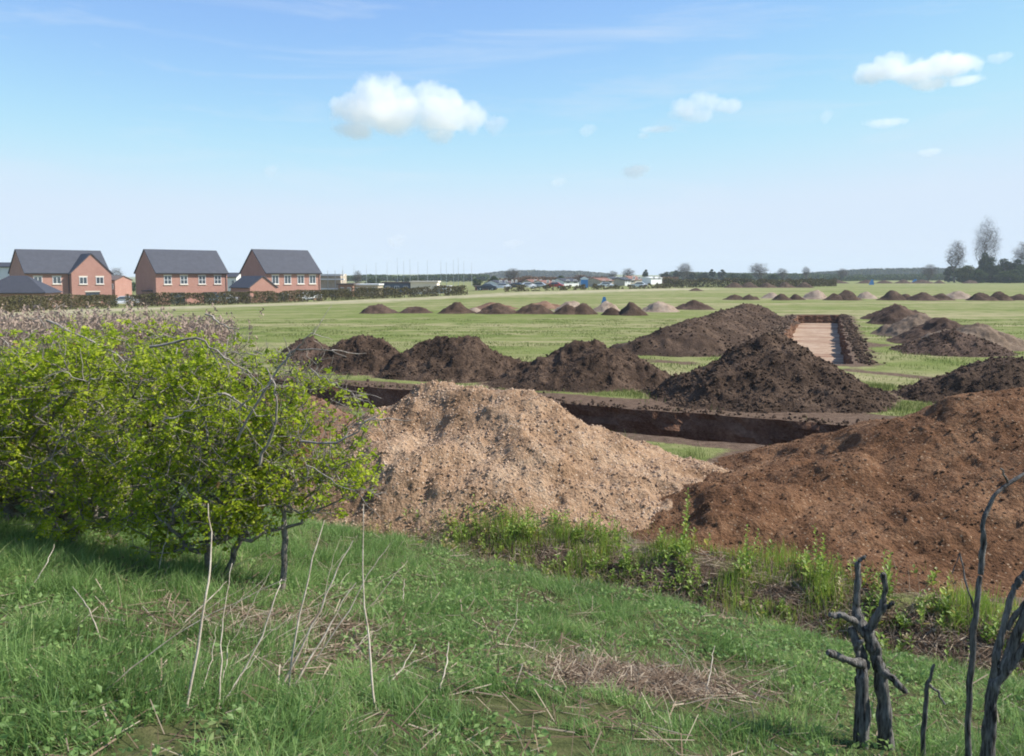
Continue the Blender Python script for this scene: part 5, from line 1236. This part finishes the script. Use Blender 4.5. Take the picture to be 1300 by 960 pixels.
# centre and left
for a in [('bare', 650, 300, 341, 20, 'round bare grey tree left of the village'), ('green', 627, 290, 349, 16, 'small dark green tree beside the round bare grey one'), ('russet', 668, 285, 348, 20, 'russet tree right of the round bare grey one'), ('green', 606, 280, 353, 14, 'dark shrub behind the low reddish shed'),
 ('green', 712, 320, 349, 16, 'green tree in front of the grey hill wood'), ('russet', 735, 310, 347, 22, 'russet brown tree behind the blue shed'), ('russet', 696, 300, 350, 18, 'russet tree behind the red-roofed cottages'), ('bare2', 797, 420, 341, 17, 'bare round tree above the white village houses'), ('bare', 778, 400, 344, 12, 'thin bare tree left of the round village one'),
 ('ever2', 819, 400, 341.5, 9, 'single dark round evergreen above the village'), ('ever', 845, 420, 344, 20, 'dark pine left end of the pine group'), ('ever2', 858, 430, 342.5, 12, 'dark pine in the middle of the pine group'), ('bare', 868, 410, 334.5, 19, 'round bare tree rising out of the pine group'),
 ('ever', 878, 425, 344, 18, 'dark pine right of the round bare tree'), ('ever2', 903, 430, 341, 10, 'narrow dark pine in the right part of the pine group'), ('ever2', 916, 430, 341.5, 12, 'dark pine at the right end of the pine group'), ('ever', 893, 415, 345, 20, 'low dark pine in front of the pine group'), ('green', 930, 420, 346, 20, 'dull green tree right of the pine group'),
 ('bare2', 962, 420, 334.5, 24, 'broad bare tree alone right of the pine group'), ('bare', 992, 430, 341, 14, 'small bare tree right of the broad lone one'), ('green', 945, 410, 347, 20, 'low green tree left of the broad bare one'), ('green', 980, 410, 348, 22, 'low green tree right of the broad bare one'), ('bare', 1022, 440, 339, 10, 'thin faint bare tree above the brown hedge'),
 ('bare2', 1068, 450, 341, 14, 'faint bare tree at the left end of the long dark wood'), ('bare', 454, 260, 344, 12, 'thin bare tree behind the white-topped site building'), ('green', 475, 330, 352, 22, 'green tree behind the site buildings'), ('green', 517, 330, 351, 18, 'green tree behind the cream building'), ('green', 532, 335, 351.5, 16, 'second green tree behind the cream building'),
 ('green', 130, 210, 350, 16, 'green tree glimpsed right of the leftmost house'), ('bare', 148, 210, 341, 20, 'faint bare tree between the leftmost and the middle house'), ('green', 160, 200, 355, 14, 'low green tree left of the middle house')]: tree(*a)

# ------------------------------------------------------------------ thin poles beyond the building site
GP = 'thin pale poles beyond the building site'
m = MB(); m.tube([(0, 0, 0), (0, 0, 9.5)], [.075, .04], 6); pole0 = None
for i, (px, yt) in enumerate([(436, 338), (450, 337), (466, 336), (478, 334), (492, 334), (505, 328), (513, 332), (521, 330), (531, 333), (543, 331), (560, 331), (567, 334), (576, 330), (582, 328), (589, 332), (599, 334)]):
    d = 290; x = (px-CX)/F*d
    if pole0 is None: o = pole0 = tag(empty('thin_pole', (0, 0, 0)), 'thin pale pole standing against the sky beyond the building site', 'pole', GP); m.build('shaft', M['metal'], o); c = MB(); c.tube([(0, 0, 9.5), (0, 0, 9.62)], .09, 6); c.build('cap', M['metal'], o)
    else: o = copy_tree(pole0)
    z = float(H(x, d)); o.location = (x, d, z); o.scale = (1, 1, (3+(HOR-yt)/F*d-z)/9.6)
# ------------------------------------------------------------------ blue markers
def marker(px, yb, yt, label, w_=.35):
    g = gp(px, yb); h = (yb-yt)/F*g[1]; o = tag(empty('blue_marker', g), label, 'marker', 'blue markers on the field'); m = MB()
    w0 = w_*h/.8
    m.v.append(np.array([(-w0*.9, 0, h*.05), (w0*.9, 0, h*.05), (w0*.45, .04, h), (-w0*.35, .04, h), (-w0*.9, w0*1.2, h*.05), (w0*.9, w0*1.2, h*.05), (w0*.45, .12, h), (-w0*.35, .12, h)])); m.q.append(np.array([(0, 1, 2, 3), (5, 4, 7, 6), (1, 5, 6, 2), (4, 0, 3, 7), (3, 2, 6, 7)])); m.n = 8; m.build('panel', M['blue'], o)
    for s_ in (-1, 1): q = MB(); q.tube([(s_*w0*.7, .02, 0), (s_*w0*.7, .02, h*.3)], .02, 5); q.build('leg', M['metal'], o)
marker(767, 385.5, 377, 'upright blue marker standing on the pale heap of the middle row')
marker(1107, 362, 355, 'small blue marker in the right part of the field before the far row')
marker(1162, 359, 354.5, 'tiny blue marker far right near the field edge', .6)

# ------------------------------------------------------------------ haze
m = MB(); m.box(-3400, 3400, -700, 4300, -40, 60); hz = m.build('haze', None); tag(hz, kind='stuff')
t = NT('haze_air'); v = t.n('ShaderNodeVolumePrincipled'); v.inputs['Color'].default_value = (.80, .88, 1, 1); v.inputs['Density'].default_value = .00026; t.l(v.outputs[0], t.out.inputs['Volume']); hz.data.materials.append(t.m)
hz['label'] = 'pale thin haze lying over the fields'; hz['category'] = 'haze'
